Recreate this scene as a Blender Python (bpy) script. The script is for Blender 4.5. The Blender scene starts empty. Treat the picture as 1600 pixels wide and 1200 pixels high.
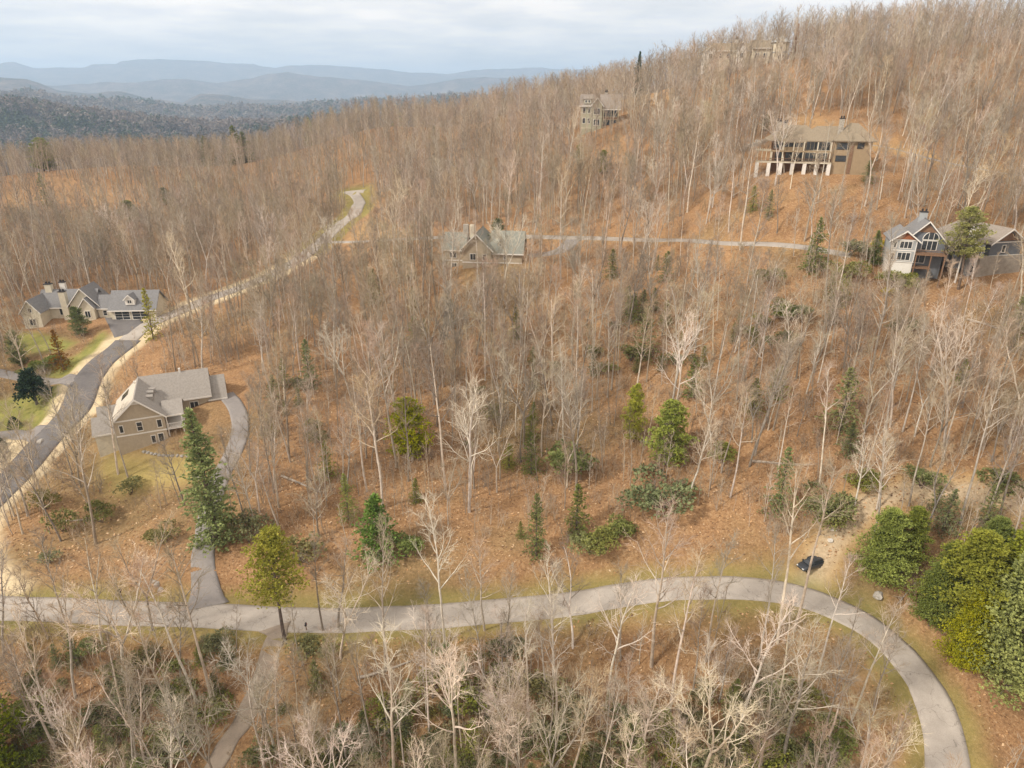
import bpy, bmesh, math, random
import numpy as np
from mathutils import Vector, Matrix
R = math.radians
SC = bpy.context.scene
COL = SC.collection
random.seed(11); RNG = np.random.default_rng(11)

# ---------------------------------------------------------------- camera
PITCH = math.atan(455/1067.0)          # camera looks this far below the horizon
F = 1067.0                              # focal length in pixels of a 1600 px wide frame
CAMZ = 80.0
cam = bpy.data.cameras.new('camera')
cam.sensor_fit = 'HORIZONTAL'; cam.sensor_width = 36.0; cam.lens = 36.0*F/1600.0
cam.clip_start = 0.5; cam.clip_end = 80000
camo = bpy.data.objects.new('camera', cam); COL.objects.link(camo)
camo.location = (0, 0, CAMZ); camo.rotation_euler = (R(90)-PITCH, 0, 0)
SC.camera = camo

# ---------------------------------------------------------------- light and exposure
SUN_EL, SUN_AZ = R(40), R(-118)         # the sun stands to the left, a little behind the camera
vs = SC.view_settings
vs.view_transform = 'Standard'; vs.look = 'None'; vs.gamma = 1; vs.exposure = -0.04
vs.use_curve_mapping = False
sun = bpy.data.lights.new('sun', 'SUN'); sun.energy = 4.2; sun.angle = R(7); sun.color = (1, .93, .82)
suno = bpy.data.objects.new('sun', sun); COL.objects.link(suno)
d = Vector((math.sin(SUN_AZ)*math.cos(SUN_EL), math.cos(SUN_AZ)*math.cos(SUN_EL), math.sin(SUN_EL)))
suno.rotation_euler = (-d).to_track_quat('-Z', 'Y').to_euler(); suno.location = (-60, -40, 150)

W_ = bpy.data.worlds.new('World'); SC.world = W_; W_.use_nodes = True
nt = W_.node_tree; N = nt.nodes; L = nt.links; N.clear()
def nd(t, **kw):
    n = N.new(t)
    for k, v in kw.items(): setattr(n, k, v)
    return n
out = nd('ShaderNodeOutputWorld'); bg = nd('ShaderNodeBackground'); bg.inputs['Strength'].default_value = 0.10
sky = nd('ShaderNodeTexSky', sky_type='NISHITA', sun_disc=False)
sky.sun_elevation = SUN_EL; sky.sun_rotation = SUN_AZ; sky.altitude = 700; sky.dust_density = 2.0
tc = nd('ShaderNodeTexCoord'); sep = nd('ShaderNodeSeparateXYZ'); L.new(tc.outputs['Generated'], sep.inputs[0])
# project the view direction onto a cloud deck so that the clouds get flatter towards the horizon
zc = nd('ShaderNodeMath', operation='ADD'); L.new(sep.outputs['Z'], zc.inputs[0]); zc.inputs[1].default_value = 0.10
zm = nd('ShaderNodeMath', operation='MAXIMUM'); L.new(zc.outputs[0], zm.inputs[0]); zm.inputs[1].default_value = 0.05
dx = nd('ShaderNodeMath', operation='DIVIDE'); L.new(sep.outputs['X'], dx.inputs[0]); L.new(zm.outputs[0], dx.inputs[1])
dy = nd('ShaderNodeMath', operation='DIVIDE'); L.new(sep.outputs['Y'], dy.inputs[0]); L.new(zm.outputs[0], dy.inputs[1])
cb = nd('ShaderNodeCombineXYZ'); L.new(dx.outputs[0], cb.inputs[0]); L.new(dy.outputs[0], cb.inputs[1])
n1 = nd('ShaderNodeTexNoise'); n1.inputs['Scale'].default_value = 0.75; n1.inputs['Detail'].default_value = 6; n1.inputs['Roughness'].default_value = .5
n1.inputs['Distortion'].default_value = .4
L.new(cb.outputs[0], n1.inputs['Vector'])
cr = nd('ShaderNodeValToRGB'); e = cr.color_ramp.elements
e[0].position = .36; e[0].color = (.78, .78, .78, 1); e[1].position = .60; e[1].color = (1, 1, 1, 1)
L.new(n1.outputs[0], cr.inputs[0])
n2 = nd('ShaderNodeTexNoise'); n2.inputs['Scale'].default_value = 1.6; n2.inputs['Detail'].default_value = 5
L.new(cb.outputs[0], n2.inputs['Vector'])
cc = nd('ShaderNodeValToRGB'); e = cc.color_ramp.elements
e[0].position = .35; e[0].color = (11.8, 10.9, 10.1, 1); e[1].position = .65; e[1].color = (16.0, 14.2, 12.4, 1)
L.new(n2.outputs[0], cc.inputs[0])
mx = nd('ShaderNodeMix', data_type='RGBA'); L.new(cr.outputs[0], mx.inputs[0])
L.new(sky.outputs[0], mx.inputs[6]); L.new(cc.outputs[0], mx.inputs[7])
L.new(mx.outputs[2], bg.inputs[0]); L.new(bg.outputs[0], out.inputs[0])

SC.render.engine = 'CYCLES'
cy = SC.cycles
cy.use_denoising = True; cy.denoising_input_passes = 'RGB_ALBEDO_NORMAL'; cy.denoising_prefilter = 'ACCURATE'
try: cy.denoiser = 'OPENIMAGEDENOISE'
except Exception: pass
cy.max_bounces = 6; cy.diffuse_bounces = 3; cy.glossy_bounces = 2; cy.transmission_bounces = 3
cy.volume_bounces = 4; cy.transparent_max_bounces = 8
cy.caustics_reflective = False; cy.caustics_refractive = False
SC.render.use_persistent_data = False

# ---------------------------------------------------------------- small helpers
def tag(o, label=None, cat=None, group=None, kind=None):
    if label: o['label'] = label
    if cat: o['category'] = cat
    if group: o['group'] = group
    if kind: o['kind'] = kind
    return o

def mat(name, col, rough=.85, **kw):
    """simple surface: base colour varied by noise at one or two scales, with optional bump"""
    m = bpy.data.materials.new(name); m.use_nodes = True
    t = m.node_tree; n = t.nodes; l = t.links
    b = n['Principled BSDF']; b.inputs['Roughness'].default_value = rough
    b.inputs['Specular IOR Level'].default_value = kw.get('spec', .25)
    if kw.get('metal'): b.inputs['Metallic'].default_value = kw['metal']
    var = kw.get('var', .18); sc = kw.get('scale', 1.5)
    co = n.new('ShaderNodeTexCoord')
    no = n.new('ShaderNodeTexNoise'); no.inputs['Scale'].default_value = sc; no.inputs['Detail'].default_value = 5
    no.inputs['Roughness'].default_value = .65
    l.new(co.outputs['Object'], no.inputs['Vector'])
    r = n.new('ShaderNodeValToRGB'); e = r.color_ramp.elements
    e[0].position = .3; e[1].position = .7
    col2 = kw.get('col2')
    e[0].color = tuple(c*(1-var) for c in (col2 or col)) + (1,)
    e[1].color = tuple(min(1, c*(1+var)) for c in col) + (1,)
    l.new(no.outputs[0], r.inputs[0])
    last = r.outputs[0]
    if kw.get('rand'):
        oi = n.new('ShaderNodeObjectInfo')
        h = n.new('ShaderNodeHueSaturation')
        mr = n.new('ShaderNodeMapRange'); l.new(oi.outputs['Random'], mr.inputs[0])
        mr.inputs[3].default_value = 1-kw['rand']; mr.inputs[4].default_value = 1+kw['rand']
        l.new(mr.outputs[0], h.inputs['Value'])
        mm = n.new('ShaderNodeMath'); mm.operation = 'MULTIPLY'; mm.inputs[1].default_value = 7.31
        l.new(oi.outputs['Random'], mm.inputs[0])
        fr = n.new('ShaderNodeMath'); fr.operation = 'FRACT'; l.new(mm.outputs[0], fr.inputs[0])
        m2 = n.new('ShaderNodeMapRange'); l.new(fr.outputs[0], m2.inputs[0])
        hr = kw.get('hue', .02); m2.inputs[3].default_value = .5-hr; m2.inputs[4].default_value = .5+hr
        l.new(m2.outputs[0], h.inputs['Hue'])
        m3 = n.new('ShaderNodeMath'); m3.operation = 'MULTIPLY'; m3.inputs[1].default_value = 31.7
        l.new(oi.outputs['Random'], m3.inputs[0])
        f3 = n.new('ShaderNodeMath'); f3.operation = 'FRACT'; l.new(m3.outputs[0], f3.inputs[0])
        m4 = n.new('ShaderNodeMapRange'); l.new(f3.outputs[0], m4.inputs[0])
        m4.inputs[3].default_value = .75; m4.inputs[4].default_value = 1.2
        l.new(m4.outputs[0], h.inputs['Saturation'])
        l.new(last, h.inputs['Color']); last = h.outputs[0]
    l.new(last, b.inputs['Base Color'])
    if kw.get('bump'):
        bu = n.new('ShaderNodeBump'); bu.inputs['Strength'].default_value = kw['bump']
        nb = n.new('ShaderNodeTexNoise'); nb.inputs['Scale'].default_value = kw.get('bscale', sc*6); nb.inputs['Detail'].default_value = 4
        l.new(co.outputs['Object'], nb.inputs['Vector']); l.new(nb.outputs[0], bu.inputs['Height'])
        l.new(bu.outputs[0], b.inputs['Normal'])
    if kw.get('trans'):            # thin leaves and needles let some light through
        tr = n.new('ShaderNodeBsdfTranslucent'); l.new(last, tr.inputs[0])
        ms = n.new('ShaderNodeMixShader'); ms.inputs[0].default_value = kw['trans']
        l.new(b.outputs[0], ms.inputs[1]); l.new(tr.outputs[0], ms.inputs[2])
        l.new(ms.outputs[0], n['Material Output'].inputs['Surface'])
    return m

class MB:
    """collects polygons; build() links them as ONE mesh object"""
    def __init__(s): s.v = []; s.f = []; s.mi = []; s.cur = 0
    def quad(s, a, b, c, d):
        i = len(s.v); s.v += [a, b, c, d]; s.f.append((i, i+1, i+2, i+3)); s.mi.append(s.cur)
    def tri(s, a, b, c):
        i = len(s.v); s.v += [a, b, c]; s.f.append((i, i+1, i+2)); s.mi.append(s.cur)
    def poly(s, pts):
        i = len(s.v); s.v += [tuple(p) for p in pts]; s.f.append(tuple(range(i, i+len(pts)))); s.mi.append(s.cur)
    def box(s, x0, x1, y0, y1, z0, z1):
        i = len(s.v)
        s.v += [(x0,y0,z0),(x1,y0,z0),(x1,y1,z0),(x0,y1,z0),(x0,y0,z1),(x1,y0,z1),(x1,y1,z1),(x0,y1,z1)]
        for f in ((0,3,2,1),(4,5,6,7),(0,1,5,4),(1,2,6,5),(2,3,7,6),(3,0,4,7)):
            s.f.append(tuple(i+k for k in f)); s.mi.append(s.cur)
        return s
    def prism(s, prof, axis, a, b):
        """extrude a 2D profile; axis 'x': profile in (y,z); axis 'y': profile in (x,z); axis 'z': (x,y)"""
        n = len(prof); i = len(s.v)
        def P(p, t):
            return (t, p[0], p[1]) if axis == 'x' else (p[0], t, p[1]) if axis == 'y' else (p[0], p[1], t)
        s.v += [P(p, a) for p in prof] + [P(p, b) for p in prof]
        s.f.append(tuple(range(i, i+n))); s.f.append(tuple(range(i+2*n-1, i+n-1, -1))); s.mi += [s.cur]*2
        for k in range(n):
            k2 = (k+1) % n; s.f.append((i+k, i+n+k, i+n+k2, i+k2)); s.mi.append(s.cur)
        return s
    def slab(s, a, b, c, d, t):
        """thick sheet through four corners; the thickness t goes along its downward normal"""
        A, B, C, D = map(Vector, (a, b, c, d)); n = (B-A).cross(D-A).normalized()
        if n.z < 0: n = -n
        i = len(s.v)
        s.v += [tuple(p) for p in (A, B, C, D)] + [tuple(p-n*t) for p in (A, B, C, D)]
        for f in ((0,1,2,3),(7,6,5,4),(0,4,5,1),(1,5,6,2),(2,6,7,3),(3,7,4,0)):
            s.f.append(tuple(i+k for k in f)); s.mi.append(s.cur)
        return s
    def tube(s, pts, rad, n=5, cap=False):
        i0 = len(s.v); m = len(pts); P = [Vector(p) for p in pts]
        u = None
        for k in range(m):
            t = (P[min(k+1, m-1)]-P[max(k-1, 0)])
            if t.length < 1e-9: t = Vector((0, 0, 1))
            t.normalize()
            if u is None: u = t.cross(Vector((.3, .9, .2))).normalized()
            else: u = (u-t*u.dot(t)).normalized()
            w = t.cross(u)
            for j in range(n):
                a = 2*math.pi*j/n
                q = P[k]+(u*math.cos(a)+w*math.sin(a))*rad[k]
                s.v.append((q.x, q.y, q.z))
        for k in range(m-1):
            for j in range(n):
                j2 = (j+1) % n
                s.f.append((i0+k*n+j, i0+k*n+j2, i0+(k+1)*n+j2, i0+(k+1)*n+j)); s.mi.append(s.cur)
        if cap:
            s.f.append(tuple(i0+(m-1)*n+j for j in range(n))); s.mi.append(s.cur)
        return s
    def mesh(s, name, mats, smooth=False):
        me = bpy.data.meshes.new(name); me.from_pydata(s.v, [], s.f)
        for m in (mats if isinstance(mats, (list, tuple)) else [mats]): me.materials.append(m)
        if max(s.mi, default=0) > 0: me.polygons.foreach_set('material_index', s.mi)
        if smooth: me.polygons.foreach_set('use_smooth', [True]*len(me.polygons))
        me.update(); return me
    def build(s, name, mats, parent=None, smooth=False, loc=None):
        o = bpy.data.objects.new(name, s.mesh(name, mats, smooth)); COL.objects.link(o)
        if parent: o.parent = parent
        if loc is not None: o.location = loc
        return o
def link(name, me, parent=None, loc=None, rz=0, sc=None):
    o = bpy.data.objects.new(name, me); COL.objects.link(o)
    if parent: o.parent = parent
    if loc is not None: o.location = loc
    o.rotation_euler[2] = rz
    if sc is not None: o.scale = (sc, sc, sc) if not hasattr(sc, '__len__') else sc
    return o
def empty(name, loc=(0,0,0), rz=0, label=None, cat=None, group=None):
    o = bpy.data.objects.new(name, None); COL.objects.link(o); o.location = loc; o.rotation_euler[2] = rz
    o.empty_display_size = 1
    return tag(o, label, cat, group)
def copy_tree(o, parent=None):
    c = o.copy(); COL.objects.link(c); c.parent = parent
    for ch in o.children: copy_tree(ch, c)
    return c

# a reading of the photograph (column, row, distance along the view axis) <-> a place in the world
cp, sp_ = math.cos(PITCH), math.sin(PITCH)
def place(px, py, Z):
    u = (px-800)/F; v = (600-py)/F
    return (u*Z, (cp+v*sp_)*Z, (v*cp-sp_)*Z+CAMZ)
def project(x, y, z):
    z = z-CAMZ; dep = y*cp-z*sp_; up = z*cp+y*sp_
    return 800+F*x/dep, 600-F*up/dep, dep
# ---------------------------------------------------------------- the lie of the land
# survey points: column, row, distance; the ground surface is a smooth sheet through them
SURV = [
 (700,955,109),(1100,917,109),(1194,920,109),(1300,947,107),(1347,970,106),(1397,1006,103),(1453,1081,99),(1481,1181,95),
 (430,968,109),(250,960,110),(100,952,111),(-50,948,113),(-60,860,125),(0,768,139),(65,700,151),(130,595,172),(191,540,185),(237,505,196),(325,467,212),
 (362,455,218),(510,372,268),(562,318,320),(545,300,335),
 (0,830,128),(100,860,124),(200,800,132),(245,705,141),(180,640,152),(245,620,157),(370,640,150),(320,850,120),(330,760,133),
 (140,520,193),(50,500,200),(50,640,165),(20,590,178),(-80,640,170),(-100,500,205),
 (90,290,380),(60,272,450),(-100,300,380),(180,300,370),(150,400,260),(0,400,260),(-120,400,260),(60,350,300),
 (800,860,118),(800,750,133),(800,600,155),(800,500,172),(745,415,190),(600,500,180),(450,500,185),(450,650,150),(600,650,148),(450,850,121),
 (600,860,118),(600,760,132),(600,370,235),(630,430,198),(600,300,300),(600,220,400),(600,200,460),(400,300,370),(400,262,480),(250,300,370),(250,400,250),(420,400,240),
 (250,270,500),(800,300,260),(800,230,330),(800,176,420),(700,206,420),(700,300,275),(700,345,232),
 (930,212,258),(930,300,230),(930,350,210),(900,372,204),(1050,375,190),(1200,380,172),(1000,200,255),(1000,152,330),(1100,126,300),(1100,200,238),(1060,290,212),
 (1270,278,189),(1180,270,196),(1360,270,188),(1270,232,206),(1300,180,230),(1200,330,180),(1290,335,176),(1230,100,272),(1230,94,288),(1300,99,275),(1400,88,272),(1600,72,262),(1500,120,245),
 (1200,450,158),(1200,550,142),(1200,650,130),(1200,750,122),(1200,860,113),(1020,450,170),(1000,600,149),(1000,750,128),(1000,860,115),
 (1450,438,156),(1560,430,156),(1385,435,157),(1450,350,172),(1450,255,203),(1390,230,209),(1540,266,198),(1450,180,225),(1600,360,168),(1600,270,197),
 (1450,550,137),(1450,650,126),(1600,600,128),(1450,765,117),(1330,800,116),(1600,780,115),(1450,850,110),(1260,880,112),(1560,950,104),(1600,860,109),
 (1600,1050,100),(1700,900,108),(1700,700,122),(1750,500,150),(1750,300,190),(1750,100,260),(1600,1150,96),
 (1300,1050,103),(1200,1020,104),(1200,1150,98),(1000,1050,104.5),(1000,1180,97),(800,1050,105.5),(800,1180,98),(600,1060,105.5),(600,1180,98),(400,1060,106),(400,1180,98),(200,1060,106),
 (200,1180,98),(0,1060,106),(0,1180,99),(-150,1100,106),(300,1400,86),(800,1400,86),(1200,1400,84),(1500,1400,82),(-100,1400,88),
 (800,2200,58),(0,2200,60),(1600,2200,56),
]
PTS = [place(*s) for s in SURV]
# behind the crests and outside the frame
PTS += [(x, y, z+CAMZ) for x, y, z in [
 (-330,560,-92),(-100,660,-100),(60,620,-45),(150,560,-18),(260,420,6),(380,380,10),(420,260,0),(300,180,-30),(330,120,-50),
 (-420,420,-60),(-330,260,-66),(-280,160,-75),(-260,90,-82),(-200,20,-95),(200,20,-92),(260,60,-80),(0,-60,-112),(-200,-100,-116),(200,-100,-112),
 (100,480,-12),(30,520,-24),(-60,560,-55),(-200,620,-95),(330,560,-25),(450,500,-25),(150,700,-70),(400,700,-80),(-420,650,-120),(-450,150,-85),(480,50,-60)]]
PTS = np.array(PTS); CS = 100.0
def tps(r2): return np.where(r2 > 1e-12, .5*r2*np.log(r2+1e-12), 0)
def rbf_fit(P, lam):
    n = len(P); A = P[:, :2]/CS
    K = tps(((A[:, None]-A[None])**2).sum(-1)) + lam*np.eye(n)
    Q = np.c_[np.ones(n), A]
    M = np.block([[K, Q], [Q.T, np.zeros((3, 3))]])
    return np.linalg.solve(M, np.r_[P[:, 2], np.zeros(3)])
COEF = rbf_fit(PTS, .004)
def near_h(x, y):
    x = np.asarray(x, float); y = np.asarray(y, float); sh = x.shape
    q = np.c_[x.ravel(), y.ravel()]/CS; A = PTS[:, :2]/CS; o = np.empty(len(q))
    for i in range(0, len(q), 20000):
        p = q[i:i+20000]
        o[i:i+20000] = tps(((p[:, None]-A[None])**2).sum(-1)) @ COEF[:-3] + COEF[-3] + p @ COEF[-2:]
    return o.reshape(sh)

def vnoise(x, y, seed=0):
    xi = np.floor(x).astype(np.int64); yi = np.floor(y).astype(np.int64); fx = x-xi; fy = y-yi
    fx = fx*fx*(3-2*fx); fy = fy*fy*(3-2*fy)
    def h(a, b):
        n = (a*374761393 + b*668265263 + seed*974634777) & 0x7fffffff
        n = ((n ^ (n >> 13))*1274126177) & 0x7fffffff
        return ((n ^ (n >> 16)) & 0xffff)/65535.0
    return (h(xi, yi)*(1-fx)+h(xi+1, yi)*fx)*(1-fy)+(h(xi, yi+1)*(1-fx)+h(xi+1, yi+1)*fx)*fy
def fbm(x, y, seed=0, oct=4, g=.5):
    a = 1; s = 0; t = 0
    for k in range(oct):
        s = s+a*vnoise(x*2**k, y*2**k, seed+k); t += a; a *= g
    return s/t

# far country: valley floor and five lines of hills and mountains; each line: distance, width, crest readings
FLOOR = -215.0
RIDGES = [
 (17500, 2600, [(-900,112),(-300,112),(0,111),(45,105),(75,112),(100,108),(150,109),(165,106),(200,105),(207,101),(235,98),(345,98),(400,103),(440,106),(460,102),(500,103),(560,106),(640,113),(700,116),(740,109),(850,106),(1000,112),(1500,108),(2400,112)]),
 (11500, 1700, [(-900,126),(-200,130),(0,136),(150,134),(235,128),(300,125),(350,130),(400,124),(460,113),(500,121),(560,126),(640,136),(690,128),(760,119),(900,125),(1500,120),(2400,128)]),
 (7600, 1100, [(-900,120),(-200,118),(0,123),(58,124),(75,128),(105,138),(135,141),(160,142),(200,141),(240,150),(290,157),(320,146),(350,150),(400,157),(600,163),(900,150),(1500,150),(2400,150)]),
 (4600, 800, [(-900,140),(-200,142),(0,150),(40,151),(80,158),(120,166),(200,166),(250,172),(300,180),(430,178),(480,176),(560,168),(700,160),(1500,150),(2400,150)]),
 (2500, 560, [(-900,150),(-200,155),(0,162),(50,166),(90,173),(130,180),(200,190),(260,197),(330,203),(430,203),(520,196),(700,190),(1000,180),(2400,170)]),
]
def far_h(x, y):
    x = np.asarray(x, float); y = np.asarray(y, float)
    r = np.hypot(x, y); px = 800+F*x/(np.maximum(y, 1)*cp)*.985
    h = FLOOR + 22*fbm(x/500, y/500, 5) + 60*(fbm(x/1700, y/1700, 9)-.5)
    for k, (D, w, prof) in enumerate(RIDGES):
        pr = np.interp(px, [p[0] for p in prof], [p[1] for p in prof])
        t = np.tan(np.arctan((600-pr)/F)-PITCH)
        crest = t*D
        warp = w*.9*(fbm(x/(w*1.1), y/(w*1.1), 31+k)-.5)*2
        dd = (r-D+warp*.0)/w
        spur = fbm(x/(w*.55), y/(w*.55), 77+k, 5, .55)
        prof_ = np.exp(-np.abs(dd)**1.7*(.6+1.3*spur))
        hh = FLOOR + (crest-FLOOR)*prof_*(1-.28*np.clip(np.abs(dd)*2.2, 0, 1)*spur)
        h = np.maximum(h, hh)
    rg = 1-np.abs(2*fbm(x/1300, y/1300, 121, 5, .55)-1)
    h = h+np.clip((r-1500)/3000, 0, 1)*(90*(rg-.75))*np.clip((r-1500)/9000+.35, 0, 1)
    return h
def ground(x, y):
    """height above world zero at any place"""
    x = np.asarray(x, float); y = np.asarray(y, float)
    r = np.hypot(x, y); n = near_h(x, y)
    # the near hills give way to the far country well behind their crests
    edge = np.where(x < 40, 600, 720)
    w = np.clip((r-edge)/220, 0, 1); w = w*w*(3-2*w)
    return n*(1-w) + (far_h(x, y)+CAMZ)*w

XS = np.concatenate([np.arange(-520, -260, 5.), np.arange(-260, 300, 1.6), np.arange(300, 561, 5.)])
ys = [-140.]
while ys[-1] < 760:
    y = ys[-1]; ys.append(y + (9 if y < 20 else 1.3 if y < 230 else min(1.3+(y-230)*.02, 7)))
YS = np.array(ys)
GX, GY = np.meshgrid(XS, YS)
GZ = ground(GX, GY)
GZ += (.7*(fbm(GX/9, GY/9, 3)-.5) + .35*(fbm(GX/2.5, GY/2.5, 4, 2)-.5))
def zg(x, y):
    """height of the terrain mesh, bilinear"""
    x = np.asarray(x, float); y = np.asarray(y, float)
    i = np.clip(np.searchsorted(XS, x)-1, 0, len(XS)-2); j = np.clip(np.searchsorted(YS, y)-1, 0, len(YS)-2)
    a = (x-XS[i])/(XS[i+1]-XS[i]); b = (y-YS[j])/(YS[j+1]-YS[j])
    return (GZ[j, i]*(1-a)+GZ[j, i+1]*a)*(1-b)+(GZ[j+1, i]*(1-a)+GZ[j+1, i+1]*a)*b
def hit(px, py, zmin=50, zmax=700):
    """first place where the line of sight through a reading meets the ground"""
    Z = np.arange(zmin, zmax, .5); u = (px-800)/F; v = (600-py)/F
    x = u*Z; y = (cp+v*sp_)*Z; z = (v*cp-sp_)*Z+CAMZ
    d = z-zg(x, y); k = np.argmax(d < 0)
    if d[k] >= 0: k = int(np.argmin(d))
    elif k > 0:
        t = d[k-1]/(d[k-1]-d[k]); Zk = Z[k-1]+t*.5
        return np.array((u*Zk, (cp+v*sp_)*Zk))
    return np.array((x[k], y[k]))
def smooth_line(pts, step=1.2):
    """Catmull-Rom through ground points, resampled"""
    P = np.array(pts); P = np.vstack([2*P[0]-P[1], P, 2*P[-1]-P[-2]]); o = []
    for k in range(1, len(P)-2):
        p0, p1, p2, p3 = P[k-1:k+3]; n = max(2, int(np.linalg.norm(p2-p1)/step))
        for t in np.linspace(0, 1, n, endpoint=False)[:, None]:
            o.append((.5*((2*p1)+(-p0+p2)*t+(2*p0-5*p1+4*p2-p3)*t**2+(-p0+3*p1-3*p2+p3)*t**3)).ravel())
    o.append(P[-2]); return np.array(o)
def line(readings, step=1.2): return smooth_line([hit(*r) for r in readings], step)

ROADS = {
 'main': (5.6, [(-170,945),(-60,946),(20,950),(125,953),(250,960),(330,962),(430,967),(520,969),(600,967),(700,960),(819,951),(950,934),(1030,923),(1100,917),(1194,921),(1256,933),(1300,948),(1347,971),(1397,1007),(1428,1044),(1453,1083),(1469,1137),(1479,1190),(1480,1260),(1470,1380)]),
 'left': (6.8, [(-260,1010),(-120,880),(0,768),(65,698),(115,642),(135,598),(158,568),(191,540),(212,521),(237,505),(287,483),(325,468),(362,455),(430,425),(480,396),(512,370),(533,350),(555,332),(562,318),(556,306),(545,301),(570,296)]),
 'upper': (5.2, [(500,378),(550,378),(632,374),(700,370),(780,370),(880,372),(950,374),(1050,376),(1130,379),(1200,381),(1260,386),(1330,400)]),
 'hill': (4.5, [(1345,224),(1390,231),(1430,241),(1480,254),(1540,266),(1600,276),(1700,290)]),
}
LINES = {k: (w, line(p)) for k, (w, p) in ROADS.items()}
DRIVES = {
 'spruce': (3.6, [(320,943),(318,912),(316,876),(320,848),(328,800),(345,745),(368,700),(376,665),(368,635),(352,615)]),
 'lower': (3.6, [(432,987),(436,1012),(424,1050),(398,1090),(376,1135),(352,1170),(320,1230)]),
 'west': (4.0, [(135,602),(100,598),(70,597),(30,588),(-30,578),(-120,570)]),
 'southwest': (4.4, [(78,682),(45,682),(20,678),(-5,681),(-60,690),(-140,705)]),
 'stone_house': (7.0, [(205,522),(196,505),(189,492),(186,482)]),
 'gable_house': (4.5, [(905,374),(880,390),(855,398),(825,400)]),
}
DLINES = {k: (w, line(p)) for k, (w, p) in DRIVES.items()}
TRACK = (3.4, line([(1240,925),(1265,895),(1285,868),(1300,840),(1325,812),(1375,780),(1440,765),(1520,772),(1620,790),(1700,800)]))

def dist_line(x, y, P):
    d = np.full(np.shape(x), 1e9); 
    A = P[:-1]; B = P[1:]
    st = 4
    P2 = P[::st] if len(P) > 12 else P
    A = P2[:-1]; B = P2[1:]
    for a, b in zip(A, B):
        ab = b-a; t = np.clip(((x-a[0])*ab[0]+(y-a[1])*ab[1])/(ab@ab+1e-9), 0, 1)
        d = np.minimum(d, np.hypot(x-a[0]-t*ab[0], y-a[1]-t*ab[1]))
    return d
def in_poly(x, y, P):
    c = np.zeros(np.shape(x), bool); n = len(P)
    for i in range(n):
        x1, y1 = P[i]; x2, y2 = P[(i+1) % n]
        if y1 == y2: continue
        k = ((y1 > y) != (y2 > y)) & (x < (x2-x1)*(y-y1)/(y2-y1)+x1); c ^= k
    return c
def soft_poly(x, y, P, soft=1.5):
    P = np.array(P); ins = in_poly(x, y, P); d = dist_line(x, y, np.vstack([P, P[:1]])) if len(P) > 3 else 0
    return np.clip(.5+np.where(ins, d, -d)/(2*soft), 0, 1)
def ground_poly(r): return [hit(*p) for p in r]
LAWNS = [ground_poly(p) for p in (
   [(-60,640),(0,625),(60,618),(100,606),(112,612),(117,630),(100,655),(70,672),(0,672),(-60,680)],
   [(62,585),(85,568),(120,555),(160,520),(172,530),(150,565),(130,585),(100,592)],
   [(10,540),(30,520),(60,520),(120,535),(100,550),(40,552)])]
YARD = [ground_poly(p) for p in (
   [(150,742),(170,700),(200,712),(300,712),(318,735),(316,752),(240,762),(180,775)],)]
SAND = [ground_poly(p) for p in (
   [(0,690),(50,692),(66,700),(38,728),(0,752),(-60,800),(-60,700)],
   [(-40,800),(0,775),(8,800),(0,835),(5,870),(22,890),(48,903),(30,925),(-60,930)],)]
CLEAR = [ground_poly(p) for p in (   # slopes of dry golden grass
   [(0,300),(40,280),(90,276),(130,290),(170,308),(210,322),(215,330),(150,325),(60,318),(0,325)],
   [(1225,185),(1270,180),(1350,195),(1400,215),(1410,226),(1350,226),(1330,232),(1215,205)],
   [(560,352),(590,335),(612,345),(632,366),(580,372),(545,370)],
   [(1330,785),(1390,752),(1460,742),(1600,760),(1600,800),(1480,790),(1400,795),(1340,820)],
   [(1000,120),(1040,118),(1060,150),(1020,170),(990,160),(940,145),(935,135)])]
vis = (GY > 50)
def fld(fn):
    o = np.zeros_like(GX); o[vis] = fn(GX[vis], GY[vis]); return o
DR = {k: fld(lambda x, y, P=P: dist_line(x, y, P)) for k, (w, P) in LINES.items()}
DD = {k: fld(lambda x, y, P=P: dist_line(x, y, P)) for k, (w, P) in DLINES.items()}
# roads sit on a levelled bench: pull the terrain to the height of the nearest centre line
def level(P, D, half):
    global GZ
    m = vis & (D < half+6); x = GX[m]; y = GY[m]; zc = ground(P[:, 0], P[:, 1])
    k = np.ones(9)/9; zc = np.convolve(np.pad(zc, 4, 'edge'), k, 'valid')
    best = np.full(x.shape, 1e9); z = np.zeros_like(x)
    for q in range(len(P)-1):
        a = P[q]; ab = P[q+1]-a
        t = np.clip(((x-a[0])*ab[0]+(y-a[1])*ab[1])/(ab@ab+1e-9), 0, 1)
        dd = np.hypot(x-a[0]-t*ab[0], y-a[1]-t*ab[1]); b = dd < best
        best[b] = dd[b]; z[b] = (zc[q]*(1-t)+zc[q+1]*t)[b]
    w = np.clip((half+6-D[m])/4.4, 0, 1); w = w*w*(3-2*w)
    GZ[m] = GZ[m]*(1-w)+z*w
for k, (w, P) in DLINES.items(): level(P, DD[k], w/2)
for k, (w, P) in LINES.items(): level(P, DR[k], w/2)
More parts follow.
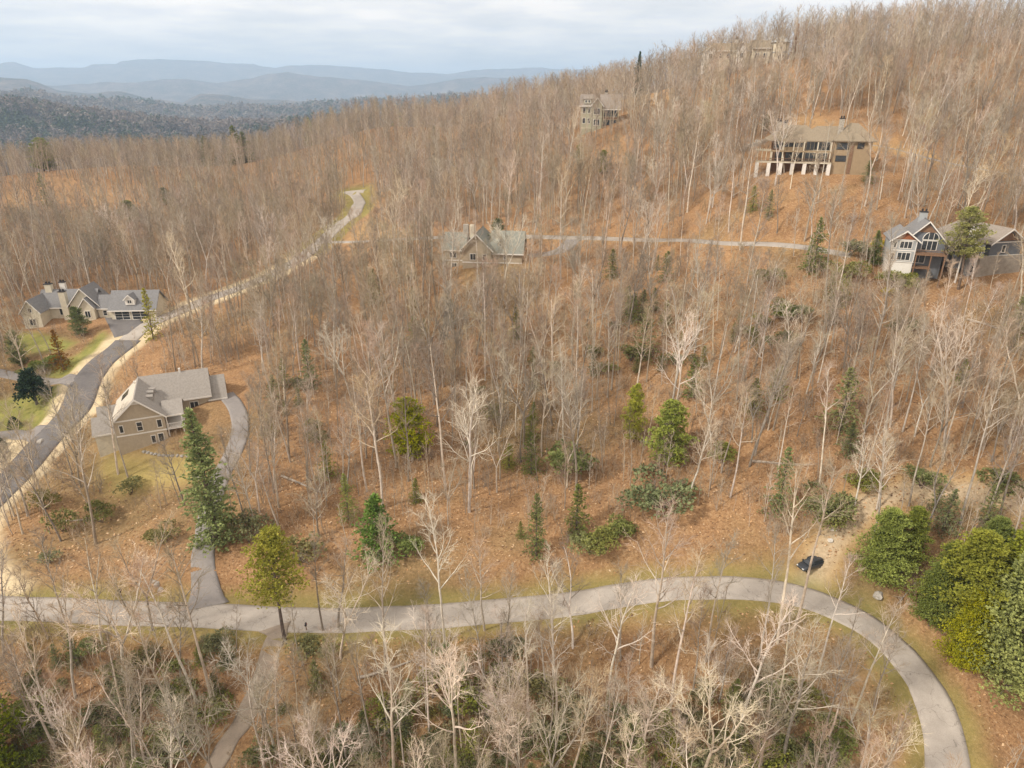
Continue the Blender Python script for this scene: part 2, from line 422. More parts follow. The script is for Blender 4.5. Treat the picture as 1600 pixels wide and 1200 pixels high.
# ---------------------------------------------------------------- ground masks and mesh
nz = fbm(GX/3.2, GY/3.2, 51, 3)
nz2 = fbm(GX/14, GY/14, 52, 3)
def band(D, a, b):  # 1 inside a, falling to 0 at b, ragged edge
    d = D+(nz-.5)*2.4
    return np.clip((b-d)/(b-a), 0, 1)
grass = np.zeros_like(GX); straw = np.zeros_like(GX); gold = np.zeros_like(GX)
dm = np.where(vis, DR['main'], 1e3)
grass = np.maximum(grass, band(dm, 4.2, 6.6)*.6)
dl = np.where(vis, DR['left'], 1e3)
straw = np.maximum(straw, band(dl, 5.2, 6.4)*(GY < 235))
dh = np.where(vis, DR['hill'], 1e3); du = np.where(vis, DR['upper'], 1e3)
gold = np.maximum(gold, band(dh, 4, 8)*.8)
gold = np.maximum(gold, band(du, 3, 5.5)*.4)
grass = np.maximum(grass, band(dl, 6, 10)*((GY > 235)*.7))
for P in LAWNS: grass = np.maximum(grass, fld(lambda x, y: soft_poly(x, y, P, 1)))
for P in YARD: gold = np.maximum(gold, fld(lambda x, y: soft_poly(x, y, P, 2)))
for P in YARD: grass = np.maximum(grass, .55*fld(lambda x, y: soft_poly(x, y, P, 2)))
for P in SAND: straw = np.maximum(straw, fld(lambda x, y: soft_poly(x, y, P, .8)))
for P, kq in zip(CLEAR, (.10, .30, .5, .5, .3)): gold = np.maximum(gold, kq*(.35+1.1*nz2)*fld(lambda x, y: soft_poly(x, y, P, 3)))
dt = fld(lambda x, y: dist_line(x, y, TRACK[1])); dt[~vis] = 1e3
track = band(dt, 1.2, 3.0)
gold = np.maximum(gold, band(dt, 2, 5)*.8)
# the darker, damper hollows where laurel grows and the greener strip below the road
moss = np.clip((fbm(GX/22, GY/22, 61, 3)-.50)*5, 0, 1)*(GY < 190)
ny, nx = GX.shape
me = bpy.data.meshes.new('ground')
V = np.c_[GX.ravel(), GY.ravel(), GZ.ravel()]
idx = np.arange(ny*nx).reshape(ny, nx)
Q = np.stack([idx[:-1, :-1], idx[:-1, 1:], idx[1:, 1:], idx[1:, :-1]], -1).reshape(-1, 4)
def fast_mesh(me, V, Q):
    me.vertices.add(len(V)); me.vertices.foreach_set('co', V.astype(np.float32).ravel())
    me.loops.add(Q.size); me.loops.foreach_set('vertex_index', Q.astype(np.int32).ravel())
    me.polygons.add(len(Q)); me.polygons.foreach_set('loop_start', np.arange(0, Q.size, Q.shape[1], dtype=np.int32))
    me.polygons.foreach_set('use_smooth', np.ones(len(Q), bool)); me.update(calc_edges=True)
fast_mesh(me, V, Q)
for nm, a in (('grass', grass), ('straw', straw), ('gold', gold), ('moss', moss), ('track', track)):
    at = me.attributes.new(nm, 'FLOAT', 'POINT'); at.data.foreach_set('value', a.astype(np.float32).ravel())
def ground_material():
    m = bpy.data.materials.new('leaf_litter_ground'); m.use_nodes = True
    t = m.node_tree; n = t.nodes; l = t.links; b = n['Principled BSDF']
    b.inputs['Roughness'].default_value = .95; b.inputs['Specular IOR Level'].default_value = .1
    co = n.new('ShaderNodeTexCoord')
    def noise(s, det=4, rough=.6, dist=0):
        k = n.new('ShaderNodeTexNoise'); k.inputs['Scale'].default_value = s; k.inputs['Detail'].default_value = det
        k.inputs['Roughness'].default_value = rough; k.inputs['Distortion'].default_value = dist
        l.new(co.outputs['Object'], k.inputs['Vector']); return k.outputs[0]
    def ramp(f, stops):
        k = n.new('ShaderNodeValToRGB'); e = k.color_ramp.elements
        while len(e) < len(stops): e.new(.5)
        for q, (p, c) in zip(e, stops): q.position = p; q.color = tuple(c)+(1,)
        l.new(f, k.inputs[0]); return k.outputs[0]
    def mix(f, a, c, mode='MIX'):
        k = n.new('ShaderNodeMix'); k.data_type = 'RGBA'; k.blend_type = mode
        if isinstance(f, float): k.inputs[0].default_value = f
        else: l.new(f, k.inputs[0])
        l.new(a, k.inputs[6]); l.new(c, k.inputs[7]); return k.outputs[2]
    def attr(nm):
        k = n.new('ShaderNodeAttribute'); k.attribute_name = nm; return k.outputs['Fac']
    big = ramp(noise(.06, 7, .7), [(.38, (.155, .108, .062)), (.5, (.29, .168, .078)), (.62, (.41, .262, .125))])
    mid = ramp(noise(.6, 6, .75, .5), [(.30, (.12, .085, .052)), (.42, (.27, .152, .07)), (.56, (.37, .212, .095)), (.7, (.49, .36, .21))])
    fine = ramp(noise(2.4, 6, .82), [(.34, (.08, .055, .04)), (.45, (.27, .15, .08)), (.56, (.41, .24, .125)), (.66, (.62, .46, .30))])
    lit = mix(.55, big, mid); lit = mix(.55, lit, fine)
    gr = mix(.5, ramp(noise(.5, 6, .7), [(.3, (.15, .17, .045)), (.5, (.25, .24, .065)), (.7, (.40, .32, .11))]), ramp(noise(5, 4, .8), [(.3, (.14, .16, .04)), (.7, (.36, .32, .11))]))
    stw = mix(.5, ramp(noise(.7, 6, .7), [(.3, (.50, .38, .22)), (.7, (.72, .60, .40))]), ramp(noise(6, 4, .8), [(.3, (.48, .35, .2)), (.7, (.80, .68, .47))]))
    gd = mix(.5, ramp(noise(.5, 6, .75), [(.3, (.34, .21, .09)), (.5, (.50, .31, .12)), (.7, (.60, .43, .2))]), ramp(noise(4, 4, .8), [(.3, (.36, .22, .1)), (.7, (.66, .48, .24))]))
    ms = ramp(noise(1.2, 5, .7), [(.3, (.10, .10, .045)), (.7, (.24, .19, .09))])
    tk = ramp(noise(1.4, 5, .7), [(.3, (.36, .27, .17)), (.7, (.58, .45, .3))])
    c = mix(attr('moss'), lit, mix(.45, lit, ms))
    c = mix(attr('gold'), c, gd); c = mix(attr('track'), c, tk)
    c = mix(attr('grass'), c, gr); c = mix(attr('straw'), c, stw)
    l.new(c, b.inputs['Base Color'])
    bu = n.new('ShaderNodeBump'); bu.inputs['Strength'].default_value = .8; bu.inputs['Distance'].default_value = .25
    l.new(noise(1.7, 8, .8), bu.inputs['Height']); l.new(bu.outputs[0], b.inputs['Normal'])
    return m
me.materials.append(ground_material())
go = bpy.data.objects.new('ground', me); COL.objects.link(go); tag(go, kind='structure')

# far country: a fan of terrain from behind the near hills out to the last mountains
rr = [560.]
while rr[-1] < 24000: rr.append(rr[-1]*1.0125+3)
rr = np.array(rr); aa = np.linspace(R(-58), R(50), 640)
AA, RR = np.meshgrid(aa, rr); FX = np.sin(AA)*RR; FY = np.cos(AA)*RR
w = np.clip((RR-600)/200, 0, 1)
FZ = ground(FX, FY) - 14*(1-w)
FZ += np.clip((RR-700)/500, 0, 1)*9*(fbm(FX/28, FY/28, 91, 3)-.5)*(RR < 6000)
me = bpy.data.meshes.new('hills')
idx = np.arange(FX.size).reshape(FX.shape)
Q = np.stack([idx[:-1, :-1], idx[1:, :-1], idx[1:, 1:], idx[:-1, 1:]], -1).reshape(-1, 4)
fast_mesh(me, np.c_[FX.ravel(), FY.ravel(), FZ.ravel()], Q)
m = bpy.data.materials.new('far_forest'); m.use_nodes = True
t = m.node_tree; n = t.nodes; l = t.links; b = n['Principled BSDF']; b.inputs['Roughness'].default_value = 1; b.inputs['Specular IOR Level'].default_value = 0
co = n.new('ShaderNodeTexCoord')
def fn(s, det, rough=.6):
    k = n.new('ShaderNodeTexNoise'); k.inputs['Scale'].default_value = s; k.inputs['Detail'].default_value = det; k.inputs['Roughness'].default_value = rough
    l.new(co.outputs['Object'], k.inputs['Vector']); return k.outputs[0]
def rp(f, stops):
    k = n.new('ShaderNodeValToRGB'); e = k.color_ramp.elements
    while len(e) < len(stops): e.new(.5)
    for q, (p, c) in zip(e, stops): q.position = p; q.color = tuple(c)+(1,)
    l.new(f, k.inputs[0]); return k.outputs[0]
c1 = rp(fn(.004, 8, .68), [(.42, (.03, .045, .035)), (.49, (.10, .085, .07)), (.56, (.19, .145, .12)), (.66, (.32, .25, .17))])
c2 = rp(fn(.035, 6, .75), [(.38, (.02, .03, .02)), (.52, (.15, .12, .10)), (.64, (.34, .27, .21))])
k = n.new('ShaderNodeMix'); k.data_type = 'RGBA'; k.inputs[0].default_value = .5; l.new(c1, k.inputs[6]); l.new(c2, k.inputs[7])
l.new(k.outputs[2], b.inputs['Base Color'])
bu = n.new('ShaderNodeBump'); bu.inputs['Strength'].default_value = 1; bu.inputs['Distance'].default_value = 22
l.new(fn(.03, 6, .75), bu.inputs['Height']); l.new(bu.outputs[0], b.inputs['Normal'])
me.materials.append(m)
fo = bpy.data.objects.new('hills', me); COL.objects.link(fo); tag(fo, kind='structure')

# ---------------------------------------------------------------- roads
def asphalt(name, a, c, patch=.5):
    m = bpy.data.materials.new(name); m.use_nodes = True
    t = m.node_tree; n = t.nodes; l = t.links; b = n['Principled BSDF']; b.inputs['Roughness'].default_value = .9; b.inputs['Specular IOR Level'].default_value = .2
    co = n.new('ShaderNodeTexCoord')
    def no(s, d, r):
        k = n.new('ShaderNodeTexNoise'); k.inputs['Scale'].default_value = s; k.inputs['Detail'].default_value = d; k.inputs['Roughness'].default_value = r
        l.new(co.outputs['Object'], k.inputs['Vector']); return k.outputs[0]
    r1 = n.new('ShaderNodeValToRGB'); e = r1.color_ramp.elements; e[0].position = .35; e[1].position = .65
    e[0].color = tuple(a)+(1,); e[1].color = tuple(c)+(1,); l.new(no(.35, 7, .7), r1.inputs[0])
    r2 = n.new('ShaderNodeValToRGB'); e = r2.color_ramp.elements; e[0].position = .3; e[1].position = .7
    e[0].color = tuple(v*.72 for v in a)+(1,); e[1].color = tuple(min(1, v*1.25) for v in c)+(1,); l.new(no(9, 4, .8), r2.inputs[0])
    k = n.new('ShaderNodeMix'); k.data_type = 'RGBA'; k.inputs[0].default_value = .35
    l.new(r1.outputs[0], k.inputs[6]); l.new(r2.outputs[0], k.inputs[7])
    # cracks: thin dark lines
    vo = n.new('ShaderNodeTexVoronoi'); vo.feature = 'DISTANCE_TO_EDGE'; vo.inputs['Scale'].default_value = .22
    ad = n.new('ShaderNodeVectorMath'); ad.operation = 'ADD'; nn = n.new('ShaderNodeTexNoise'); nn.inputs['Scale'].default_value = .8
    l.new(co.outputs['Object'], nn.inputs['Vector']); ms = n.new('ShaderNodeVectorMath'); ms.operation = 'SCALE'; ms.inputs[3].default_value = 2.5
    l.new(nn.outputs['Color'], ms.inputs[0]); l.new(co.outputs['Object'], ad.inputs[0]); l.new(ms.outputs[0], ad.inputs[1]); l.new(ad.outputs[0], vo.inputs['Vector'])
    mr = n.new('ShaderNodeMapRange'); l.new(vo.outputs['Distance'], mr.inputs[0]); mr.inputs[1].default_value = .004; mr.inputs[2].default_value = .012
    mr.inputs[3].default_value = patch; mr.inputs[4].default_value = 0
    dk = n.new('ShaderNodeMix'); dk.data_type = 'RGBA'; l.new(mr.outputs[0], dk.inputs[0]); l.new(k.outputs[2], dk.inputs[6]); dk.inputs[7].default_value = tuple(v*.45 for v in a)+(1,)
    l.new(dk.outputs[2], b.inputs['Base Color'])
    bu = n.new('ShaderNodeBump'); bu.inputs['Strength'].default_value = .3; l.new(no(15, 3, .7), bu.inputs['Height']); l.new(bu.outputs[0], b.inputs['Normal'])
    return m
M_ROAD = asphalt('worn_pale_asphalt', (.33, .29, .25), (.45, .40, .35))
M_DARK = asphalt('dark_asphalt', (.125, .115, .114), (.185, .17, .162), .3)
M_GREY = asphalt('grey_asphalt', (.22, .20, .19), (.30, .27, .25), .3)
def ribbon(name, P, width, m, lift, parent=None, wob=.12, skirt=True, wfun=None):
    n_ = len(P); T = np.gradient(P, axis=0); T /= np.linalg.norm(T, axis=1)[:, None]+1e-9; S = np.c_[-T[:, 1], T[:, 0]]
    cols = 9; zc = zg(P[:, 0], P[:, 1])
    u = np.linspace(-1, 1, cols); VV = []
    wl = width/2*(1+0*zc)
    if wfun is not None: wl = wl*wfun(np.linspace(0, 1, n_))
    wbl = wl + wob*(fbm(P[:, 0]/2, P[:, 1]/2, 12)-.5)*2; wbr = wl + wob*(fbm(P[:, 0]/2, P[:, 1]/2, 13)-.5)*2
    for k in u:
        ww = np.where(k < 0, wbl, wbr)*k
        x = P[:, 0]+S[:, 0]*ww; y = P[:, 1]+S[:, 1]*ww
        VV.append(np.c_[x, y, zg(x, y)+lift+.03*(1-k*k)])
    sk = []
    for k, src in ((-1, VV[0]), (1, VV[-1])):
        q = src.copy(); q[:, 2] -= lift+.12; sk.append(q)
    VV = [sk[0]]+VV+[sk[1]]; cols += 2
    V = np.stack(VV, 1).reshape(-1, 3); idx = np.arange(n_*cols).reshape(n_, cols)
    Q = np.stack([idx[:-1, :-1], idx[1:, :-1], idx[1:, 1:], idx[:-1, 1:]], -1).reshape(-1, 4)[:, ::-1]
    me = bpy.data.meshes.new(name); fast_mesh(me, V, Q); me.materials.append(m)
    return tag(link(name, me, parent), kind='structure')
ribbon('road', LINES['main'][1], 5.6, M_ROAD, .085)
ll = LINES['left'][1]
k0 = int(np.argmin(np.hypot(*(ll-hit(200, 533)).T)))
ribbon('road', ll[:k0+1], 7.0, M_DARK, .09)
ribbon('road', ll[k0:], 5.4, M_ROAD, .075)
ribbon('road', LINES['upper'][1], 5.8, M_ROAD, .08)
ribbon('road', LINES['hill'][1], 4.2, M_ROAD, .08)
ribbon('driveway', DLINES['spruce'][1], 3.6, M_GREY, .12, wfun=lambda t: 1+1.0*np.exp(-t*22))
ribbon('driveway', DLINES['lower'][1], 2.9, asphalt('leafy_old_asphalt', (.24, .19, .15), (.33, .27, .21), .2), .13, wob=.4, wfun=lambda t: 1+.8*np.exp(-t*16))
ribbon('driveway', DLINES['west'][1], 4.0, M_GREY, .065, wfun=lambda t: 1+.8*np.exp(-t*16))
ribbon('driveway', DLINES['southwest'][1], 4.4, M_GREY, .065, wfun=lambda t: 1+.9*np.exp(-t*14))
ribbon('driveway', DLINES['stone_house'][1], 8.5, M_DARK, .06)
ribbon('driveway', DLINES['gable_house'][1], 4.5, M_GREY, .06)
# ---------------------------------------------------------------- houses
M_SHING = mat('brown_grey_shingles', (.265, .225, .19), .92, var=.16, scale=2.2, bump=.5, bscale=9)
M_SHGR = mat('grey_shingles', (.20, .195, .195), .92, var=.16, scale=2.2, bump=.5, bscale=9)
M_SHGN = mat('green_grey_shingles', (.235, .235, .20), .92, var=.16, scale=2.2, bump=.5, bscale=9)
M_SHTAN = mat('tan_shingles', (.255, .205, .145), .92, var=.14, scale=2, bump=.5, bscale=9)
M_TAN = mat('tan_siding', (.43, .355, .26), .85, var=.10, scale=1.5, bump=.2, bscale=12)
M_CREAM = mat('cream_stucco', (.60, .54, .42), .85, var=.10, scale=1.5)
M_SUNSLOPE = mat('sunlit_slope_tint', (.50, .44, .36), .85, var=.12, scale=1.5)  # cream tone standing in for sun on a shingle slope
M_OLIVEW = mat('sage_siding', (.40, .38, .28), .85, var=.10, scale=1.5)
M_BROWNW = mat('tan_brown_stucco', (.34, .25, .155), .85, var=.10, scale=1.2)
M_GREYW = mat('grey_siding', (.155, .165, .18), .85, var=.10, scale=1.5)
M_LGREY = mat('light_grey_siding', (.36, .37, .37), .85, var=.10, scale=1.5)
M_CEDAR = mat('red_cedar_shakes', (.30, .11, .05), .85, var=.2, scale=3)
M_STONE = mat('mixed_fieldstone', (.42, .38, .32), .9, var=.38, scale=3.2, bump=.8, bscale=5, col2=(.26, .22, .18))
M_CONC = mat('rough_concrete', (.36, .32, .27), .9, var=.18, scale=1)
M_WHITE = mat('white_trim', (.74, .70, .64), .7, var=.05, scale=2)
M_WOOD = mat('brown_timber', (.22, .13, .08), .85, var=.2, scale=3)
M_GLASS = mat('dark_window_glass', (.035, .04, .045), .12, var=.3, scale=.5, spec=.6)
M_IRON = mat('dark_iron', (.04, .035, .035), .6, var=.1)
FOOT = []          # ground outlines where no tree may stand
VIEWS = []         # houses: place and half width, so that few trunks crowd right before them

class House:
    def __init__(s, name, pos, rz, label, pad=None):
        s.rz = rz; s.pos = pos
        s.r = empty(name, pos, rz, label, 'house')
        if pad:
            x0, x1, y0, y1 = pad; c, q = math.cos(rz), math.sin(rz)
            FOOT.append([np.array((pos[0]+c*a-q*b, pos[1]+q*a+c*b)) for a, b in ((x0,y0),(x1,y0),(x1,y1),(x0,y1))])
    def add(s, name, mb, m, parent=None): return mb.build(name, m, parent or s.r)
    def gable(s, x0, x1, y0, y1, z0, ze, zr, axis, wall, roof, oh=.6, wn='wall', gm=None, trim=True):
        """block with a ridge roof; axis = direction of the ridge"""
        w = MB(); t = .22
        if axis == 'y':
            xm = (x0+x1)/2; w.prism([(x0,z0),(x1,z0),(x1,ze),(xm,zr-.05),(x0,ze)], 'y', y0, y1)
            sl = (zr-ze)/(xm-x0); r = MB()
            for sg, xe in ((-1, x0), (1, x1)):
                xo = xe+sg*oh; zo = ze-sl*oh
                a, b, c, d = (xo,y0-oh,zo+t), (xm,y0-oh,zr+t), (xm,y1+oh,zr+t), (xo,y1+oh,zo+t)
                r.slab(a, b, c, d, t) if sg < 0 else r.slab(b, a, d, c, t)
            if trim:
                f = MB()
                for sg, xe in ((-1, x0), (1, x1)):
                    xo = xe+sg*(oh+.02); zo = ze-sl*(oh+.02)
                    f.prism([(xo,zo+t-.3),(xm,zr+t-.32),(xm,zr+t+.03),(xo,zo+t+.03)], 'y', y0-oh-.09, y0-oh-.012)
                s.add('trim', f, M_WHITE)
        else:
            ym = (y0+y1)/2; w.prism([(y0,z0),(y1,z0),(y1,ze),(ym,zr-.05),(y0,ze)], 'x', x0, x1)
            sl = (zr-ze)/(ym-y0); r = MB()
            for sg, ye in ((-1, y0), (1, y1)):
                yo = ye+sg*oh; zo = ze-sl*oh
                a, b, c, d = (x0-oh,yo,zo+t), (x1+oh,yo,zo+t), (x1+oh,ym,zr+t), (x0-oh,ym,zr+t)
                r.slab(a, b, c, d, t)
            if trim:
                f = MB(); yo = y0-oh; zo = ze-sl*oh
                f.box(x0-oh, x1+oh, yo-.09, yo-.012, zo-.08, zo+t+.02)
                s.add('trim', f, M_WHITE)
        wo = s.add(wn, w, wall); ro = s.add('roof', r, roof)
        return wo, ro
    def hip(s, x0, x1, y0, y1, z, zr, roof, oh=.8, inset=None):
        x0 -= oh; x1 += oh; y0 -= oh; y1 += oh; ym = (y0+y1)/2; i_ = inset if inset is not None else (y1-y0)/2
        a, b, c, d = (x0,y0,z), (x1,y0,z), (x1,y1,z), (x0,y1,z); e, f = (x0+i_,ym,zr), (x1-i_,ym,zr)
        r = MB(); v = [a,b,c,d,e,f]+[(q[0],q[1],q[2]-.25) for q in (a,b,c,d)]
        r.v = v; r.f = [(0,1,5,4),(1,2,5),(2,3,4,5),(3,0,4),(6,9,8,7),(0,6,7,1),(1,7,8,2),(2,8,9,3),(3,9,6,0)]; r.mi = [0]*9
        return s.add('roof', r, roof)
    def win(s, c, z, w, h, off, face='f', cols=1, rows=1, trim=M_WHITE, name='window', tw=.14):
        """framed window centred at c along the wall, sill height z"""
        f = MB(); p = MB()
        def bx(m, a0, a1, z0, z1, d0, d1):
            if face == 'f': m.box(a0, a1, off-d1, off-d0, z0, z1)
            elif face == 'l': m.box(off-d1, off-d0, a0, a1, z0, z1)
            else: m.box(off+d0, off+d1, a0, a1, z0, z1)
        a0, a1 = c-w/2, c+w/2
        bx(f, a0-tw, a1+tw, z-tw, z, .004, .10); bx(f, a0-tw, a1+tw, z+h, z+h+tw, .004, .10)
        bx(f, a0-tw, a0, z, z+h, .004, .10); bx(f, a1, a1+tw, z, z+h, .004, .10)
        for k in range(1, cols): q = a0+w*k/cols; bx(f, q-.05, q+.05, z, z+h, .004, .08)
        for k in range(1, rows): q = z+h*k/rows; bx(f, a0, a1, q-.04, q+.04, .006, .07)
        fo = s.add(name, f, trim)
        n_ = 0
        for k in range(cols):
            p = MB(); bx(p, a0+w*k/cols+.04, a0+w*(k+1)/cols-.04, z+.01, z+h-.01, .002, .035); s.add('pane', p, M_GLASS, fo)
        return fo
    def chimney(s, x, y, w, d, z0, z1, m=None, cap=True):
        c = s.add('chimney', MB().box(x-w/2, x+w/2, y-d/2, y+d/2, z0, z1), m or M_STONE)
        if cap:
            k = MB(); k.box(x-w/2-.12, x+w/2+.12, y-d/2-.12, y+d/2+.12, z1, z1+.18)
            for q in (-.25, .25): k.box(x+q*w-.18, x+q*w+.18, y-.2, y+.2, z1+.18, z1+.75)
            s.add('chimney_cap', k, M_IRON, c)
        return c
    def band(s, x0, x1, y, z, h=.28, m=None, d=.06): return s.add('trim', MB().box(x0, x1, y-d, y-.004, z, z+h), m or M_WHITE)
    def post(s, x, y, z0, z1, w=.25, m=None, name='post'): return s.add(name, MB().box(x-w/2, x+w/2, y-w/2, y+w/2, z0, z1), m or M_WHITE)
    def rail(s, x0, x1, y, z, h=1.0, m=None):
        r = MB(); r.box(x0, x1, y-.05, y+.05, z+h-.09, z+h); r.box(x0, x1, y-.03, y+.03, z+.08, z+.15)
        n = max(2, int((x1-x0)/.4))
        for k in range(n+1): q = x0+(x1-x0)*k/n; r.box(q-.03, q+.03, y-.025, y+.025, z, z+h-.09)
        return s.add('railing', r, m or M_WOOD)

def house_pos(px, py, up=0):
    x, y = hit(px, py); return (float(x), float(y), float(zg(x, y))+up)

# A: near tan house with the sunlit skylight slope
M_HROOF = mat('weathered_grey_brown_shingles', (.31, .28, .25), .92, var=.16, scale=2.2, bump=.5, bscale=9)
h = House('tan_house', house_pos(190, 712, up=1.2), R(23), 'near tan house with brown shingle roof, front gable and skylight beside the steep driveway', (-7, 28, -3, 21))
h.gable(0, 11.5, 0, 14, -4, 6.0, 9.9, 'y', M_TAN, M_HROOF, .7)
h.gable(6.2, 22.5, 9.5, 19, -4, 6.0, 10.0, 'x', M_TAN, M_HROOF, .7)
h.gable(22.6, 26.6, 9.9, 17.6, -4, 4.8, 8.3, 'x', M_TAN, M_HROOF, .5)
# a paler sheet paints sunlight onto the left slope, a skylight let into it
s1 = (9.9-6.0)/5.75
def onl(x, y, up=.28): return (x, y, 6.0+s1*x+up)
r = MB(); r.slab(onl(-.5, .0), onl(5.4, 0.2), onl(5.4, 13.6), onl(-.5, 13.6), .05); h.add('sunlit_slope', r, M_SUNSLOPE)
r = MB(); r.slab(onl(1.4, 8.6, .40), onl(3.2, 8.6, .40), onl(3.2, 12, .40), onl(1.4, 12, .40), .09); h.add('skylight', r, M_GLASS)
h.gable(-5.2, 0, 2.2, 8.2, -4, 3.4, 5.6, 'x', M_CREAM, M_HROOF, .5)
h.gable(-4.6, 0, 8.3, 12.6, -4, 4.0, 6.0, 'x', M_CREAM, M_HROOF, .4)
h.gable(11.6, 15.6, 1.2, 8.0, 5.3, 5.5, 7.2, 'x', M_TAN, M_HROOF, .5, wn='porch_gable')
h.band(-.05, 11.55, 0, 5.75); h.band(-.05, 11.55, 0, 2.75)
h.win(5.6, 3.5, 1.2, 1.7, 0, rows=2); h.win(1.4, 3.6, .8, 1.4, 0); h.win(10.2, 3.6, 1.0, 1.5, 0); h.win(8.1, .5, .9, 1.5, 0)
h.win(9.9, -.2, 1.2, 2.4, 0, name='door'); h.win(3, 10, 1, 1, 0) if False else None
h.add('attic_trim', MB().prism([(4.6,8.9),(6.9,8.9),(5.75,9.7)], 'y', -.07, -.01), M_WHITE)
h.add('deck', MB().box(11.6, 15.8, .3, 8.0, 2.6, 2.85), M_WHITE)
for x_ in (11.9, 15.5):
    for y_ in (.6, 7.6): h.post(x_, y_, -2.2, 5.35, .24)
h.rail(11.7, 15.7, .42, 2.85, m=M_WHITE)
h.win(13.5, 3.2, 2.2, 1.7, 9.5, cols=2); h.win(18.4, 3.3, 2.0, 1.3, 9.5, cols=2); h.win(24.6, .2, 2.6, 2.2, 9.9, cols=1, rows=3, name='garage_door')
for k, (a, b) in enumerate(((7.2, 4.4), (7.2, 7.2), (7.4, 9.6))):
    z_ = 9.9-s1*(a-5.75)
    d_ = MB(); d_.prism([(a, z_-.1), (a+2.2, z_-1.9), (a+2.2, z_-.3)], 'y', b, b+1.5); h.add('dormer', d_, M_HROOF)
h.chimney(16, 14.2, .5, .5, 9.6, 10.9, M_WHITE, False); h.chimney(4.9, 11.6, .35, .35, 9.2, 10.2, M_WHITE, False)

h.r.scale = (.80, .86, 1.08)
# B: long stone and stucco house at far left
h = House('stone_house', house_pos(148, 500), R(4), 'rambling cream house with dark grey roofs, stone chimneys and a double garage at far left', (-20, 18, -5, 12))
h.gable(5, 17.5, 0, 8.5, -1, 3.2, 7.4, 'x', M_CREAM, M_SHGR, .6)
h.gable(1, 5, 1.2, 7, -1, 3.2, 6.2, 'x', M_CREAM, M_SHGR, .3)
h.gable(-7, 1, 2, 9.5, -1, 4.2, 8.8, 'y', M_CREAM, M_SHGR, .6)
h.gable(-16, -1, 3, 10.5, -1.5, 3.6, 7.4, 'x', M_CREAM, M_SHGR, .6)
h.gable(-18.5, -13.5, -2, 9, -2.5, 3.4, 6.6, 'y', M_CREAM, M_SHGR, .5)
h.gable(-3.6, .4, .2, 4, -1, 3.8, 6.4, 'y', M_CREAM, M_SHGR, .4)
h.win(8.1, 0, 4.0, 2.4, 0, rows=3, cols=2, name='garage_door'); h.win(13.2, 0, 4.6, 2.4, 0, rows=3, cols=2, name='garage_door')
h.win(2.8, 1.0, 1.0, 1.4, 1.2, rows=2); h.win(-1.6, .8, 1.4, 1.8, .2, cols=2); h.win(-5.4, .8, 1.4, 2.0, 2, cols=2); h.win(-10, .9, 1.6, 1.8, 3, cols=2)
h.win(-16, -.5, 1.6, 1.7, -2, cols=2); h.win(-16, 3.2, .9, 1.2, -2)
h.gable(9.4, 12.0, .4, 4.4, 4.2, 5.8, 7.0, 'y', M_WHITE, M_SHGR, .3, wn='dormer'); h.win(10.7, 4.7, 1.1, .9, .4, cols=2)
h.chimney(-14.2, 6.6, 1.8, 1.3, 4, 9.2, M_CREAM); h.chimney(-11.2, 8.5, 1.5, 1.0, 5, 9.2, M_WHITE); h.chimney(-8.4, 2.3, 1.7, 1.4, -1.5, 8.0, M_CREAM)
h.band(5, 17.5, 0, 2.75, .25)

# C: tan gabled house in the middle of the wood
h = House('gabled_house', house_pos(700, 424), R(-7), 'tan gabled house half hidden by trunks below the upper road, with a green grey roof', (-2, 26, -3, 14))
h.gable(4.2, 12.2, 0, 11, -1.5, 6.6, 10.6, 'y', M_TAN, M_SHGN, .8)
h.gable(-1.2, 4.2, 2, 11, -1.5, 6.0, 9.6, 'x', M_TAN, M_SHGN, .6)
h.gable(12.2, 20.6, 1.5, 10.5, 2.6, 5.6, 10.4, 'x', M_TAN, M_SHGN, .6)
h.add('foundation', MB().box(12.25, 20.7, 1.4, 10.4, -2, 2.55), M_CONC); h.band(12.2, 20.75, 1.4, 2.35, .3); h.band(4.15, 12.25, 0, 2.6, .3); h.band(-1.2, 4.2, 2, 2.6, .3)
h.win(7.2, 3.5, 1.5, 1.6, 0, cols=2); h.win(10.4, 3.5, 1.0, 1.5, 0); h.win(16.0, 3.6, .8, 1.5, 1.5); h.win(8.6, .4, 1.0, 1.0, 0); h.win(1.2, 3.5, 1.6, 1.5, 2, cols=2); h.win(1.4, .3, 1.4, 1.6, 2, cols=2)
h.gable(13.8, 15.2, 2.6, 5.6, 6.4, 7.6, 8.4, 'y', M_TAN, M_SHGN, .2, wn='dormer', trim=False); h.win(14.5, 6.75, .6, .7, 2.6)
h.chimney(4.2, 6.5, 1.5, 1.2, 6, 12.0, M_CONC, False); h.chimney(6.0, 6.5, 1.2, 1.2, 6, 11.9, M_CREAM, False)
h.win(5.5, 4.2, .8, 1.2, 20.6, 'r')

# D: tall sage house high on the slope
h = House('tall_house', house_pos(906, 214, up=.6), R(-6), 'tall narrow sage green house on the steep slope, three storeys over a stone base', (-2, 17, -3, 13))
h.gable(0, 5, 1, 9.5, -3, 10, 13.2, 'x', M_OLIVEW, M_SHING, .6)
h.gable(4.2, 8.2, -.2, 8, -4, 10, 12.2, 'y', M_OLIVEW, M_SHING, .6)
h.gable(8.2, 14.6, 1.5, 10.5, 2.5, 9.2, 13.2, 'x', M_WOOD, M_SHING, .9)
h.gable(1.2, 3.9, .8, 4, 10.4, 11.9, 12.9, 'x', M_OLIVEW, M_SHING, .3, wn='dormer', trim=False)
h.band(-.05, 5, 1, 2.3, .22, M_CREAM); h.band(4.15, 8.25, -.2, 6.0, .2, M_CREAM); h.win(1.9, 10.75, .7, .8, .8); h.win(3.1, 10.75, .7, .8, .8)
